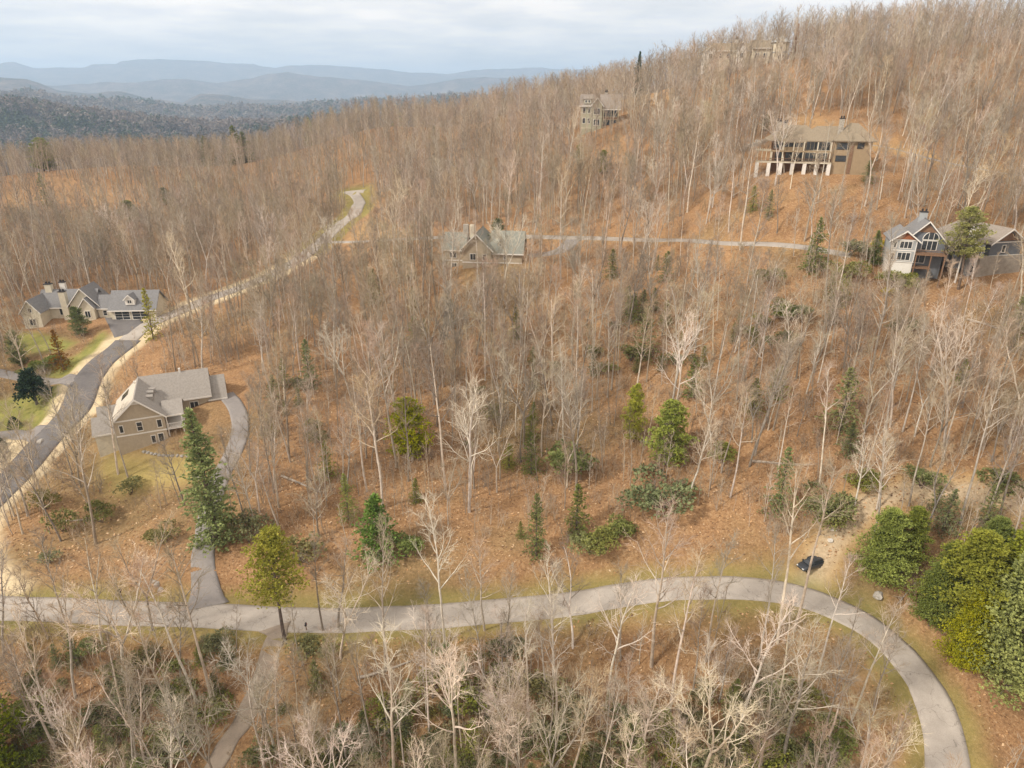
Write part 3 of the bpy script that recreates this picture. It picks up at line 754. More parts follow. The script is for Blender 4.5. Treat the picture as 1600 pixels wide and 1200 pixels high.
for z_ in (7.4, 4.0): h.win(1.3, z_, 1.0, 1.7, 1); h.win(3.2, z_, .9, 1.6, 1)
h.win(6.2, 7.0, 2.2, 1.9, -.2, cols=3); h.win(6.2, 3.4, 2.2, 1.9, -.2, cols=3); h.win(11.4, 6.2, 5.2, 2.2, 1.5, cols=5, trim=M_OLIVEW); h.win(11.4, 3.0, 5.2, 2.1, 1.5, cols=4, trim=M_OLIVEW)
h.add('deck', MB().box(8.4, 14.8, -1.2, 1.4, 2.2, 2.5), M_WOOD); h.rail(8.4, 14.8, -1.15, 2.5)
for x_ in (8.7, 11.6, 14.4): h.post(x_, -1.0, -5, 9.0, .26, M_OLIVEW)
h.add('terrace', MB().box(-1.2, 4.1, -1.4, .95, -3.5, -.2), M_CREAM)
h.chimney(9.6, 6.4, 1.0, 1.0, 11, 14.2)

h.r.scale = (1.0, 1.0, 1.1)
# E: big brown house with decks on stone piers
h = House('hillside_house', house_pos(1196, 274), R(-16), 'big brown hillside house with hipped tan roof and long decks on white stone piers', (-6, 30, -4, 15))
hp = h.pos
h.add('wall', MB().box(1.2, 17.6, 2.6, 11, -.8, 9.3), M_WOOD)  # dark timber colour paints in the shade of the deck recess
h.add('wall', MB().box(17.6, 27.6, .4, 12, -4.5, 9.6), M_BROWNW)
h.add('wall', MB().box(3.6, 9.4, .8, 2.55, 6.5, 7.7), M_BROWNW)
h.hip(0, 14.5, 1.5, 11.5, 9.4, 13.2, M_SHTAN, .9, 5.4)
h.hip(9.0, 24, 3.4, 12.5, 9.42, 13.0, M_SHTAN, .9, 5)
h.hip(18.2, 27.6, .4, 12.2, 9.63, 13.9, M_SHTAN, .9, 4.6)
h.hip(3.4, 9.6, .6, 5, 9.1, 11.2, M_SHTAN, .5, 2.2)
h.add('deck', MB().box(-3.2, 17.5, -.6, 2.55, 3.5, 3.85), M_CREAM)
for k in range(7): h.add('pier', MB().box(-3.3+3.3*k, -2.3+3.3*k, -.55, .45, -2.2, 3.46), M_WHITE)
for x_ in (.9, 3.9, 6.7, 9.5, 13.2, 16.8): h.post(x_, -.3, 3.85, 9.1 if x_ > 3 else 6.7, .3, M_CREAM)
for x_ in (3.9, 5.3, 6.7, 8.1, 9.3): h.post(x_, .9, 7.7, 9.1, .2, M_CREAM)
h.add('screen', MB().box(3.8, 9.3, 1.3, 1.38, 7.7, 9.15), M_GLASS)
h.add('upper_deck', MB().box(.8, 17.2, -.5, .78, 6.45, 6.8), M_BROWNW)
for x_ in (3.2, 6, 8.6): h.win(x_, 4.0, 2.0, 2.1, 2.6, cols=2, trim=M_IRON)
h.win(13.6, 6.9, 6.4, 2.1, 2.6, cols=6, trim=M_CREAM); h.win(13.4, 4.0, 6.0, 2.1, 2.6, cols=5, trim=M_CREAM); h.win(2.2, 7.3, 1.4, 1.5, 2.6, trim=M_WHITE)
h.win(19.9, 7.4, 3.0, 1.5, .4, cols=3, trim=M_IRON); h.win(24.6, 7.7, 1.5, 1.3, .4, trim=M_IRON, cols=2); h.win(19.9, 4.3, 2.6, 1.3, .4, cols=3, trim=M_IRON)
h.add('wall_panel', MB().box(21.9, 22.9, .28, .39, 1, 9.3), M_WOOD)
h.rail(-3.2, 17.4, -.5, 3.85, .9); h.band(17.6, 27.6, .4, -1.2, .5, M_CREAM)
for k in range(4): h.post(-3.0+1.2*k, -.3, 3.85, 6.6, .2, M_CREAM)
pg = MB()
for k in range(8): pg.box(-3.4+.55*k, -3.26+.55*k, -.9, 4.5, 6.75, 6.95)
pg.box(-3.5, .7, -.45, -.2, 6.55, 6.74); pg.box(-3.5, .7, 3.9, 4.2, 6.55, 6.74); h.add('pergola', pg, M_CREAM)
h.chimney(2.2, 5.6, 1.3, 1.2, 8, 14.2); h.chimney(4.0, 5.6, 1.1, 1.2, 8, 13.8); h.chimney(19.2, 5.0, 1.3, 1.3, 9, 15.0)

h.r.scale = (.95, .95, 1)
# F: grey house with cedar gable and glazed great room, and its garage wing
h = House('grey_house', house_pos(1381, 438, up=1.6), R(-18), 'grey house with a red cedar gable, arched great room windows and white trim', (-2, 15, -4, 13))
h.gable(0, 5.6, 0, 9, 3.0, 8.2, 10.2, 'y', M_LGREY, M_SHGR, .7)
h.add('stone_base', MB().box(.05, 5.55, .1, 8.9, -3, 2.95), M_WHITE)
h.add('gable_face', MB().prism([(.3,8.35),(5.3,8.35),(2.8,9.85)], 'y', -.1, -.01), M_CEDAR)
h.gable(3.2, 12.4, 2.6, 12, -1, 7.6, 12.2, 'y', M_GREYW, M_SHGR, .7)
h.add('timber_truss', MB().prism([(5.6,9.8),(10,9.8),(7.8,11.7)], 'y', 2.45, 2.59), M_WOOD)
for x_ in (0, 5.4): h.add('corner_board', MB().box(x_, x_+.2, -.05, -.01, 3, 8.2), M_WHITE)
h.band(0, 5.6, 0, 5.6, .25); h.band(0, 5.6, 0, 2.95, .2); h.band(0, 5.6, 0, 8.05, .2)
h.win(3.2, 6.3, 2.6, 1.5, 0, cols=3); h.win(.75, 6.3, .6, 1.5, 0); h.win(3.2, 3.5, 2.8, 1.7, 0, cols=3); h.win(.75, 3.5, .6, 1.5, 0)
h.win(8.9, 5.7, 3.2, 2.1, 2.6, cols=3); h.win(7.3, 2.6, 2.4, 2.1, 2.6, cols=2)
arch = MB(); fr = MB()
pts = [(8.9+1.7*math.cos(a), 8.15+1.7*math.sin(a)) for a in np.linspace(0, math.pi, 13)]
arch.prism(pts, 'y', 2.53, 2.59)
for k in range(12):
    a, b = pts[k], pts[k+1]
    fr.prism([a, b, (8.9+(b[0]-8.9)*1.1, 8.15+(b[1]-8.15)*1.1), (8.9+(a[0]-8.9)*1.1, 8.15+(a[1]-8.15)*1.1)], 'y', 2.46, 2.595)
for x_ in (8.35, 9.45): fr.box(x_-.05, x_+.05, 2.46, 2.52, 8.15, 9.6)
fr.box(7.1, 10.7, 2.46, 2.52, 8.0, 8.15)
w_ = h.add('arched_window', fr, M_WHITE); h.add('pane', arch, M_GLASS, w_)
h.add('deck', MB().box(5.65, 12.4, -.6, 2.55, 4.9, 5.2), M_WOOD); h.rail(5.7, 12.4, -.5, 5.2); h.add('deck', MB().box(5.65, 9.6, -.4, 2.55, 1.7, 1.95), M_WOOD)
for x_ in (5.9, 9.2, 12.2): h.post(x_, -.4, -3.6, 4.88, .24, M_WOOD)
h.chimney(7.4, 8.6, 1.7, 1.3, 9, 13.6, M_LGREY)
h.r.scale = (.9, .9, .95)
h = House('garage_house', house_pos(1494, 441, up=1.6), R(12), 'grey garage wing on a tall concrete wall at the right edge, with a white chimney', (-2, 18, -3, 13))
h.hip(0, 10.5, 2, 11.5, 6.9, 11.0, M_SHING, .8, 4)
h.add('wall', MB().box(.2, 10.5, 2.2, 11.3, 1, 6.65), M_GREYW)
h.gable(7.2, 15.6, .4, 9.5, 4.0, 7.0, 9.8, 'y', M_GREYW, M_SHING, .8)
h.add('timber_truss', MB().prism([(8.4,7.3),(14.4,7.3),(11.4,9.3)], 'y', .22, .39), M_WOOD)
h.add('retaining_wall', MB().prism([(5.0,-2.5),(16.6,-1.2),(16.6,3.96),(5.0,3.96)], 'y', .1, 9.4), M_CONC)
h.band(7.1, 15.7, .4, 6.8, .24); h.band(7.1, 15.7, .38, 3.9, .14); h.win(10.8, 4.7, .8, 1.5, .4)
h.gable(-.6, 4.0, -.4, 3, 5.2, 5.6, 7.4, 'y', M_IRON, M_SHING, .5, wn='porch_gable'); h.post(3.8, -.1, -2.5, 5.5, .24); h.post(-.4, -.1, -2, 5.5, .24)
h.add('wall', MB().box(3.2, 6.4, 1.0, 2.1, -2, 6.4), M_LGREY); h.win(4.6, 3.4, 1.8, 2.0, 1.0, cols=2); h.win(4.6, .2, 1.8, 1.8, 1.0, cols=2)
h.chimney(3.8, 2.6, 1.0, 1.0, 6, 10.3, M_WHITE, False)

# G: hilltop house with a round turret
h = House('turret_house', house_pos(1183, 97, up=2.6), R(-3), 'pale hilltop house on the skyline with an octagonal turret at its right end', (-24, 16, -4, 14))
oct_ = [(9.5+3.5*math.cos(R(22.5+45*k)), 2+3.5*math.sin(R(22.5+45*k))) for k in range(8)]
h.add('turret', MB().prism(oct_, 'z', -6, 6.3), M_CREAM)
cn = MB(); rim = [(9.5+4.3*math.cos(R(22.5+45*k)), 2+4.3*math.sin(R(22.5+45*k)), 6.3) for k in range(8)]
for k in range(8): cn.tri(rim[k], rim[(k+1) % 8], (9.5, 2, 9.6))
cn.poly([(q[0], q[1], 6.28) for q in rim][::-1]); h.add('turret_roof', cn, M_LGREY)
rb = MB(); rb.prism([(9.5+3.65*math.cos(R(22.5+45*k)), 2+3.65*math.sin(R(22.5+45*k))) for k in range(8)], 'z', 2.2, 2.6); h.add('trim', rb, M_LGREY)
h.gable(-2, 5.8, 1.5, 9, -6, 4.4, 7.2, 'x', M_CREAM, M_SHTAN, .6)
h.gable(-18, -2, 3, 11, -6, 3.4, 6.2, 'x', M_CREAM, M_SHTAN, .6)
h.gable(-8.5, -5, 1.2, 8, -6, 4.4, 6.6, 'y', M_WHITE, M_SHTAN, .4)
h.gable(-22, -17.5, 2.2, 9, -6, 3.0, 5.0, 'y', M_WHITE, M_SHTAN, .4)
for x_ in (8.6, 10.4): h.win(x_, -.4, .8, 1.8, -1.25)
for x_ in (-15, -12, 0, 3.4): h.win(x_, .3, 1.4, 1.8, 3 if x_ < -2 else 1.5, cols=2)
h.win(-6.8, .3, 1.4, 2, 1.2, cols=2); h.win(-19.7, .2, 1.4, 1.7, 2.2, cols=2); h.chimney(-8, 7.5, 1.2, 1.2, 4, 8, M_WHITE)

# H: house nearly lost among trees on the far slope
h = House('hidden_house', house_pos(668, 280), R(6), 'small tan house almost hidden by bare crowns on the far slope', (-2, 14, -3, 12))
h.gable(0, 7, 1, 9, -3, 5, 8, 'x', M_TAN, M_SHTAN, .6); h.gable(6, 12, 0, 8.5, -3, 5, 8.4, 'y', M_TAN, M_SHTAN, .6)
for x_ in (1.6, 4.4): h.win(x_, 2.2, 1.1, 1.5, 1)
h.win(9, 2.2, 2, 1.6, 0, cols=3); h.chimney(3, 6, 1, 1, 6, 9.6)
for hh, r_, back in (('tan', 0, 0),):
    pass
# image windows in which the houses show: (column range, row range, distance, share of trees kept)
VIEWS = [(170,322,578,712,150,.10),(50,245,445,530,200,.22),(680,815,352,425,190,.55),(890,975,140,218,250,.0),(1176,1368,195,280,188,.10),(1372,1475,345,440,156,.12),(1500,1605,360,440,156,.15),
         (0,215,278,325,385,.50),(1215,1410,182,226,212,.22),(1200,1262,50,99,268,.07),(1085,1200,58,96,275,.45),(545,575,296,330,330,.05),(490,560,330,385,280,.25),(820,1245,362,392,185,.32),(330,375,440,470,215,.4)]
# ---------------------------------------------------------------- tree building
M_BARK = mat('grey_bark', (.385, .325, .26), .95, var=.30, scale=1.2, rand=.42, hue=.006, bump=.5, bscale=6)
M_TWIG = mat('tan_twigs', (.385, .30, .215), .95, var=.18, scale=.4, rand=.34, hue=.008)
M_TWIG2 = mat('olive_grey_twigs', (.325, .27, .19), .95, var=.18, scale=.4, rand=.34, hue=.008)
M_TWIG3 = mat('rosy_twigs', (.375, .28, .215), .95, var=.18, scale=.4, rand=.3, hue=.006)
M_PALE = mat('pale_bark', (.60, .52, .43), .9, var=.30, scale=1.0, rand=.12, bump=.3, bscale=5)
M_PALET = mat('pale_twigs', (.62, .52, .41), .9, var=.15, scale=.5, rand=.15)
M_DARKB = mat('dark_bark', (.15, .115, .09), .95, var=.3, scale=1.5, rand=.2)

def rvec(rn):
    while True:
        v = Vector((rn.uniform(-1, 1), rn.uniform(-1, 1), rn.uniform(-1, 1)))
        if .05 < v.length < 1: return v.normalized()
def side_dir(d, ang, az):
    u = d.cross(Vector((0, 0, 1)))
    if u.length < .1: u = Vector((1, 0, 0))
    u.normalize(); w = d.cross(u)
    return (d*math.cos(ang)+(u*math.cos(az)+w*math.sin(az))*math.sin(ang)).normalized()
def wander(rn, p, d, length, seg, bend, up):
    pts = [p.copy()]; q = p.copy(); dd = d.copy()
    for k in range(seg):
        dd = (dd+rvec(rn)*bend+Vector((0, 0, up))).normalized()
        q = q+dd*(length/seg); pts.append(q.copy())
    return pts, dd
def at_pt(pts, t):
    f = t*(len(pts)-1); k = min(int(f), len(pts)-2); a = f-k
    return pts[k]*(1-a)+pts[k+1]*a, (pts[k+1]-pts[k]).normalized()

def bare_tree(seed, H=20, start=.45, nl=13, spread=1.0, lod=0, fork=False, crook=.05, thick=1.0, ang=(35, 62), tw=1.0):
    rn = random.Random(seed); tm = MB(); cm = MB()
    r0 = (.115+.0035*H)*thick
    stems = []
    if fork:
        pts, dd = wander(rn, Vector((0, 0, -.5)), Vector((rn.uniform(-.05, .05), rn.uniform(-.05, .05), 1)), H*.36, 5, crook, .05)
        tm.tube(pts, [r0*1.25, r0, r0*.93, r0*.88, r0*.84, r0*.8], 7)
        a0 = rn.uniform(0, 6.28)
        for k in range(2 if rn.random() < .6 else 3):
            d = side_dir(dd, R(rn.uniform(14, 26)), a0+k*2.6+rn.uniform(-.3, .3))
            p2, _ = wander(rn, pts[-1], d, H*rn.uniform(.52, .66), 8, crook*1.6, .06)
            rad = [r0*.62*(1-.9*(i/8)**1.05)+.02 for i in range(9)]
            tm.tube(p2, rad, 6); stems.append((p2, rad, .12, nl*2//3))
    else:
        pts, dd = wander(rn, Vector((0, 0, -.5)), Vector((rn.uniform(-.06, .06), rn.uniform(-.06, .06), 1)), H+.5, 11, crook, .03)
        rad = [r0*1.3]+[r0*(1-.88*(i/11)**1.15)+.015 for i in range(1, 12)]
        tm.tube(pts, rad, 7 if lod == 0 else 4); stems.append((pts, rad, start, nl))
    for pts, rad, st, n in stems:
        L0 = H*.30*spread
        for k in range(n):
            t = st+(1-st)*((k+rn.uniform(.1, .9))/n)**.95
            t = min(t, .97); p, d = at_pt(pts, t)
            rr_ = rad[0]*.1+np.interp(t, np.linspace(0, 1, len(rad)), rad)*.5
            h = (t-st)/(1-st)
            Ln = L0*(1-.62*h)*rn.uniform(.7, 1.25)
            a = R(rn.uniform(*ang))*(1-.35*h)
            ld = side_dir(d, a, k*2.4+rn.uniform(-.6, .6))
            lp, ldd = wander(rn, p, ld, Ln, 5, .20, .10)
            lr = [max(.022, rr_*(1-.8*i/5)) for i in range(6)]
            cm.cur = 0; cm.tube(lp, lr, 4 if lod == 0 else 3)
            nb = (6 if lod == 0 else 4)
            for j in range(nb):
                tb = .22+.78*(j+rn.random())/nb; bp, bd = at_pt(lp, min(tb, .99))
                Lb = Ln*rn.uniform(.34, .6)*(1.15-.5*tb)
                b_d = side_dir(bd, R(rn.uniform(25, 55)), rn.uniform(0, 6.28))
                b_p, _ = wander(rn, bp, b_d, Lb, 3, .24, .12)
                w0 = .024*thick*(1.3 if lod else 1)
                cm.cur = 1; cm.tube(b_p, [w0*1.15, w0*.9, w0*.6, w0*.3], 3)
                nt_ = (5 if lod == 0 else 3)
                for q in range(nt_):
                    tt = .15+.85*(q+rn.random())/nt_; tp, td = at_pt(b_p, min(tt, .99))
                    t_d = side_dir(td, R(rn.uniform(20, 50)), rn.uniform(0, 6.28))
                    Lt = rn.uniform(.7, 1.5)*(H/20)*tw
                    if lod:
                        e = tp+(t_d+Vector((0, 0, .15)))*Lt; sv = t_d.cross(rvec(rn)).normalized()*.021
                        cm.tri(tuple(tp-sv), tuple(tp+sv), tuple(e)); continue
                    m_ = tp+t_d*Lt*.55; d2 = (t_d+rvec(rn)*.3+Vector((0, 0, .2))).normalized(); e = m_+d2*Lt*.5
                    sv = t_d.cross(rvec(rn)).normalized()*.0145; s2 = sv*.65
                    cm.quad(tuple(tp-sv), tuple(tp+sv), tuple(m_+s2), tuple(m_-s2)); cm.tri(tuple(m_-s2), tuple(m_+s2), tuple(e))
                    for z_ in range(2):
                        f0 = tp.lerp(m_, rn.random()) if z_ < 2 else m_; fd = side_dir(t_d, R(rn.uniform(25, 50)), rn.uniform(0, 6.28))
                        fe = f0+fd*Lt*rn.uniform(.3, .55); s3 = fd.cross(rvec(rn)).normalized()*.0095
                        cm.tri(tuple(f0-s3), tuple(f0+s3), tuple(fe))
    return tm, cm

def thicket(seed):
    """brush: a handful of thin stems fanning out of the leaf litter"""
    rn = random.Random(seed); m = MB()
    for k in range(9):
        b = Vector((rn.uniform(-1.5, 1.5), rn.uniform(-1.5, 1.5), -.2)); Hh = rn.uniform(1.8, 4.5)
        p, _ = wander(rn, b, Vector((rn.uniform(-.3, .3), rn.uniform(-.3, .3), 1)).normalized(), Hh, 4, .12, .05)
        m.tube(p, [.04, .034, .026, .018, .008], 3)
        for j in range(9):
            q, d = at_pt(p, rn.uniform(.3, .98)); e = q+side_dir(d, R(rn.uniform(25, 55)), rn.uniform(0, 6.28))*rn.uniform(.5, 1.3)
            s_ = (e-q).cross(rvec(rn)).normalized()*.018; m.tri(tuple(q-s_), tuple(q+s_), tuple(e))
            for z_ in range(2):
                f0 = q.lerp(e, rn.uniform(.3, .8)); fe = f0+((e-q).normalized()+rvec(rn)*.6)*.45; s3 = (fe-f0).cross(rvec(rn)).normalized()*.013
                m.tri(tuple(f0-s3), tuple(f0+s3), tuple(fe))
    return m

def foliage_mat(name, c1, c2, rnd=.2, hue=.015, trans=.18, scale=.9):
    return mat(name, c2, .75, col2=c1, var=.15, scale=scale, rand=rnd, hue=hue, trans=trans, spec=.15)
M_PINE = foliage_mat('pine_needles', (.14, .17, .04), (.34, .35, .075))
M_PINEY = foliage_mat('yellow_pine_needles', (.24, .28, .045), (.52, .50, .09))
M_SPRUCE = foliage_mat('spruce_needles', (.13, .17, .04), (.31, .36, .08))
M_PINEM = foliage_mat('mid_pine_needles', (.20, .23, .04), (.44, .43, .075))
M_BLUE = foliage_mat('blue_spruce_needles', (.085, .14, .05), (.22, .31, .10))
M_HEM = foliage_mat('hemlock_needles', (.12, .15, .05), (.27, .30, .09))
M_LAUREL = foliage_mat('laurel_leaves', (.11, .13, .045), (.28, .29, .09))
M_MAG = foliage_mat('magnolia_leaves', (.018, .04, .022), (.045, .08, .04), trans=.05)
M_OLIVE = foliage_mat('olive_brush_leaves', (.16, .16, .06), (.31, .29, .11))
M_RUST = foliage_mat('rusty_cypress_needles', (.16, .07, .025), (.32, .15, .05))
M_GOLDB = foliage_mat('golden_leaves', (.42, .30, .03), (.62, .46, .05))

def tuft(m, p, d, size, rn, n=4, flat=.5):
    for k in range(n):
        a = (d+rvec(rn)*.9); a.z *= flat; a = a.normalized()*size*rn.uniform(.6, 1.2)
        s_ = a.cross(rvec(rn)).normalized()*size*rn.uniform(.16, .3)
        m.quad(tuple(p), tuple(p+a*.5+s_), tuple(p+a), tuple(p+a*.5-s_))
def conifer(seed, H=14, Rb=3.2, start=.06, nb=95, droop=-.12, shape=1.0, tuft_s=.42, nt=19, irregular=.2, layered=False):
    rn = random.Random(seed); tm = MB(); cm = MB()
    pts, _ = wander(rn, Vector((0, 0, -.4)), Vector((0, 0, 1)), H+.3, 7, .02, .05)
    tm.tube(pts, [max(.03, (.02*H)*(1-.95*i/7)) for i in range(8)], 6)
    lob = [rn.uniform(1-irregular, 1+irregular) for _ in range(9)]
    for k in range(nb):
        t = start+(1-start)*((k+rn.random())/nb)
        if layered: t = start+(1-start)*min(.999, (int(t*13)+rn.uniform(-.12, .12)*1.0+.5)/13) if t < .93 else t
        t = max(start, min(t, .995))
        h = (t-start)/(1-start)
        Lb = Rb*((1-h)**shape*(.55+.45*min(1, (h+.06)/.18)))*rn.uniform(.72, 1.08)+.15
        az = k*2.399+rn.uniform(-.3, .3); Lb *= lob[int(az*1.4) % 9]
        p, _d = at_pt(pts, t)
        d = Vector((math.cos(az), math.sin(az), rn.uniform(.05, .3)+h*.5+(droop if h < .5 else 0))).normalized()
        bp, _ = wander(rn, p, d, Lb, 4, .08, droop*.6 if h < .5 else .04)
        tm.tube(bp, [.05, .04, .03, .02, .008], 3)
        n = max(4, int(nt*Lb/Rb)+3)
        for j in range(n):
            q, dd = at_pt(bp, .12+.87*(j+rn.random())/n)
            off = rvec(rn)*Lb*.17; off.z *= .35
            tuft(cm, q+off, dd+off*1.5, tuft_s*rn.uniform(.8, 1.2), rn)
    top = pts[-1]; 
    for k in range(8): tuft(cm, top+Vector((0, 0, -.15*k)), Vector((0, 0, 1)), tuft_s*.8, rn, 2, 1.2)
    return tm, cm
def pine(seed, H=18, start=.5, Rc=3.4, clumps=30, tuft_s=.31, per=84):
    """white pine: bare lower trunk, crown of separate plumes of needles on upswept limbs"""
    rn = random.Random(seed); tm = MB(); cm = MB()
    pts, _ = wander(rn, Vector((0, 0, -.4)), Vector((rn.uniform(-.04, .04), 0, 1)), H, 8, .03, .04)
    tm.tube(pts, [max(.04, (.015*H)*(1-.9*i/8)) for i in range(9)], 6)
    for k in range(clumps):
        h = (k+.5)/clumps; t = start+(1-start)*h*.98; p, _ = at_pt(pts, t)
        Lb = Rc*((1-h)**.62*(.45+.55*min(1, h/.22)))*rn.uniform(.6, 1.12)+.2; az = k*2.4+rn.uniform(-.4, .4)
        d = Vector((math.cos(az), math.sin(az), .12+.5*h)).normalized(); bp, _ = wander(rn, p, d, Lb, 3, .12, .08)
        tm.tube(bp, [.07, .05, .035, .015], 3)
        for q in ((.55, .38), (.95, .46)) if Lb > 1.2 else ((.9, .4),):
            c, _ = at_pt(bp, q[0]); rs = Rc*q[1]*rn.uniform(.6, 1.0)*(.55+.45*(1-h))
            for j in range(per//2):
                o_ = rvec(rn); o_ = Vector((o_.x, o_.y, o_.z*.42+.1))*rs*rn.uniform(.35, 1)
                tuft(cm, c+o_, o_.normalized()+Vector((0, 0, .5)), tuft_s, rn, 4, 1)
    return tm, cm
def leafy(seed, Rx=2.2, H=2.6, n=420, leaf=.34, stems=5, lumps=7, conic=0.):
    """broadleaf evergreen shrub: several stems and lumps of leaf clusters with gaps between them"""
    rn = random.Random(seed); tm = MB(); cm = MB(); L_ = []
    for k in range(lumps):
        a = rn.uniform(0, 6.28); h = rn.uniform(.35, .85); r_ = Rx*rn.uniform(.15, .7)*(1-conic*h)
        L_.append((Vector((math.cos(a)*r_, math.sin(a)*r_, H*h*.85)), Rx*rn.uniform(.38, .62)*(1-conic*h*.6)))
    if conic: L_.append((Vector((0, 0, H*.9)), Rx*.25)); L_.append((Vector((0, 0, H*.7)), Rx*.42)); L_.append((Vector((0, 0, H*.25)), Rx*.85))
    for k in range(stems):
        c, _r = L_[k % len(L_)]
        p, _ = wander(rn, Vector((rn.uniform(-.3, .3), rn.uniform(-.3, .3), -.25)), (c+Vector((0, 0, .6))).normalized(), c.length, 3, .1, 0)
        tm.tube(p, [.07, .05, .04, .02], 4)
    for k in range(n):
        c, r_ = L_[k % len(L_)]; o_ = rvec(rn)
        if o_.z < -.3: o_.z *= -.5
        q = c+Vector((o_.x, o_.y, o_.z*min(1, H/Rx*.5)))*r_*rn.uniform(.6, 1.05)
        if q.z < .05: q.z = rn.uniform(.05, .4)
        for z_ in range(3):
            a = (o_+rvec(rn)*.9).normalized()*leaf*rn.uniform(.6, 1.2); s_ = a.cross(rvec(rn)).normalized()*leaf*.3
            cm.quad(tuple(q), tuple(q+a*.5+s_), tuple(q+a), tuple(q+a*.5-s_))
    return tm, cm

def proto(kind, tmcm, mats_t, mats_c, H):
    tm, cm = tmcm
    return dict(kind=kind, trunk=tm.mesh('trunk', mats_t, True), crown=cm.mesh('crown', mats_c), H=H)
BT = [M_BARK, M_TWIG]; BP = [M_PALE, M_PALET]
LOOK = {}
BARE = []
def addb(look, **kw):
    pale = kw.pop('pale', False); H = kw.get('H', 20)
    p = proto('bare_tree', bare_tree(len(BARE)*7+3, **kw), M_PALE if pale else M_BARK, BP if pale else [M_BARK, (M_TWIG, M_TWIG2, M_TWIG3, M_TWIG2)[len(BARE) % 4]], H); p['look'] = look
    BARE.append(p)
for k in range(4): addb('slim bare tree', H=21+k, start=.5+.03*k, nl=13, spread=.6, crook=.045, thick=.9)
for k in range(3): addb('broad crowned bare tree', H=20+k, start=.4, nl=17, spread=.85, crook=.06)
for k in range(3): addb('forked bare tree', H=20, fork=True, nl=16, spread=.75, crook=.08)
for k in range(3): addb('whitish crooked bare tree', H=20, start=.42, nl=14, spread=.95, crook=.10, pale=True, thick=1.1, fork=(k == 1))
for k in range(2): addb('short bushy bare tree', H=11, start=.25, nl=14, spread=1.25, crook=.09, thick=.75, tw=1.3)
SAPL = []
for k in range(3):
    tm, cm = bare_tree(300+k, H=9, start=.3, nl=9, spread=.7, lod=1, crook=.05, thick=.42, tw=1.5); SAPL.append((tm, cm))
FARB = []
for k in range(4):
    FARB.append(bare_tree(400+k, H=19, start=.42, nl=14, spread=.88+.12*(k % 2), lod=1, crook=.06, thick=1.0, fork=(k == 3), tw=1.25))
PINE = [proto('pine_tree', pine(21+k, H=18, start=.45+.1*k), M_BARK, M_PINE, 18) for k in range(2)]
PINEY = [proto('pine_tree', pine(33, H=18, start=.40, Rc=4.3, clumps=40, tuft_s=.34), M_DARKB, M_PINEY, 18)]
LPINE = [proto('pine_tree', pine(36+k, H=12, start=.08, Rc=3.3, clumps=44, per=84), M_DARKB, M_PINE, 12) for k in range(2)]
BIGP = [proto('pine_tree', pine(55+k, H=19, start=.06, Rc=5.4, clumps=62, per=170, tuft_s=.34), M_DARKB, M_PINE, 19) for k in range(2)]
SPRUCE = [proto('spruce_tree', conifer(41+k, H=20, Rb=3.6, start=.03, nb=170, shape=.75, nt=26, irregular=.3, tuft_s=.42), M_DARKB, M_SPRUCE, 20) for k in range(1)]
BLUE = [proto('spruce_tree', conifer(51, H=10, Rb=3.9, start=.02, nb=110, layered=True, shape=.85), M_DARKB, M_BLUE, 10)]
HEM = [proto('hemlock_tree', conifer(61+k, H=12, Rb=3.7, start=.04, nb=80, nt=15, shape=.8, irregular=.35, tuft_s=.40, droop=-.2), M_DARKB, M_HEM, 12) for k in range(3)]
LAUR = [proto('laurel_shrub', leafy(71+k, Rx=2.4, H=2.6, n=620, leaf=.27), M_DARKB, M_LAUREL, 2.6) for k in range(3)]
OLIV = [proto('brush_shrub', leafy(81+k, Rx=2.0, H=2.4, n=300, leaf=.26), M_DARKB, M_OLIVE, 2.4) for k in range(2)]

def plant(p, x, y, h, label, cat, group=None, rz=None, lean=None, wide=1.0, name=None, crown_m=None):
    z = float(zg(x, y)); s_ = h/p['H']
    e_ = empty(name or p['kind'], (x, y, z-.05), random.uniform(0, 6.28) if rz is None else rz, label, cat, group)
    e_.scale = (s_*wide, s_*wide, s_)
    if lean: e_.rotation_euler = (lean[0], lean[1], e_.rotation_euler[2])
    link('trunk', p['trunk'], e_)
    c = link('crown', p['crown'], e_)
    if crown_m:
        c.material_slots[0].link = 'OBJECT'; c.material_slots[0].material = crown_m
    return e_
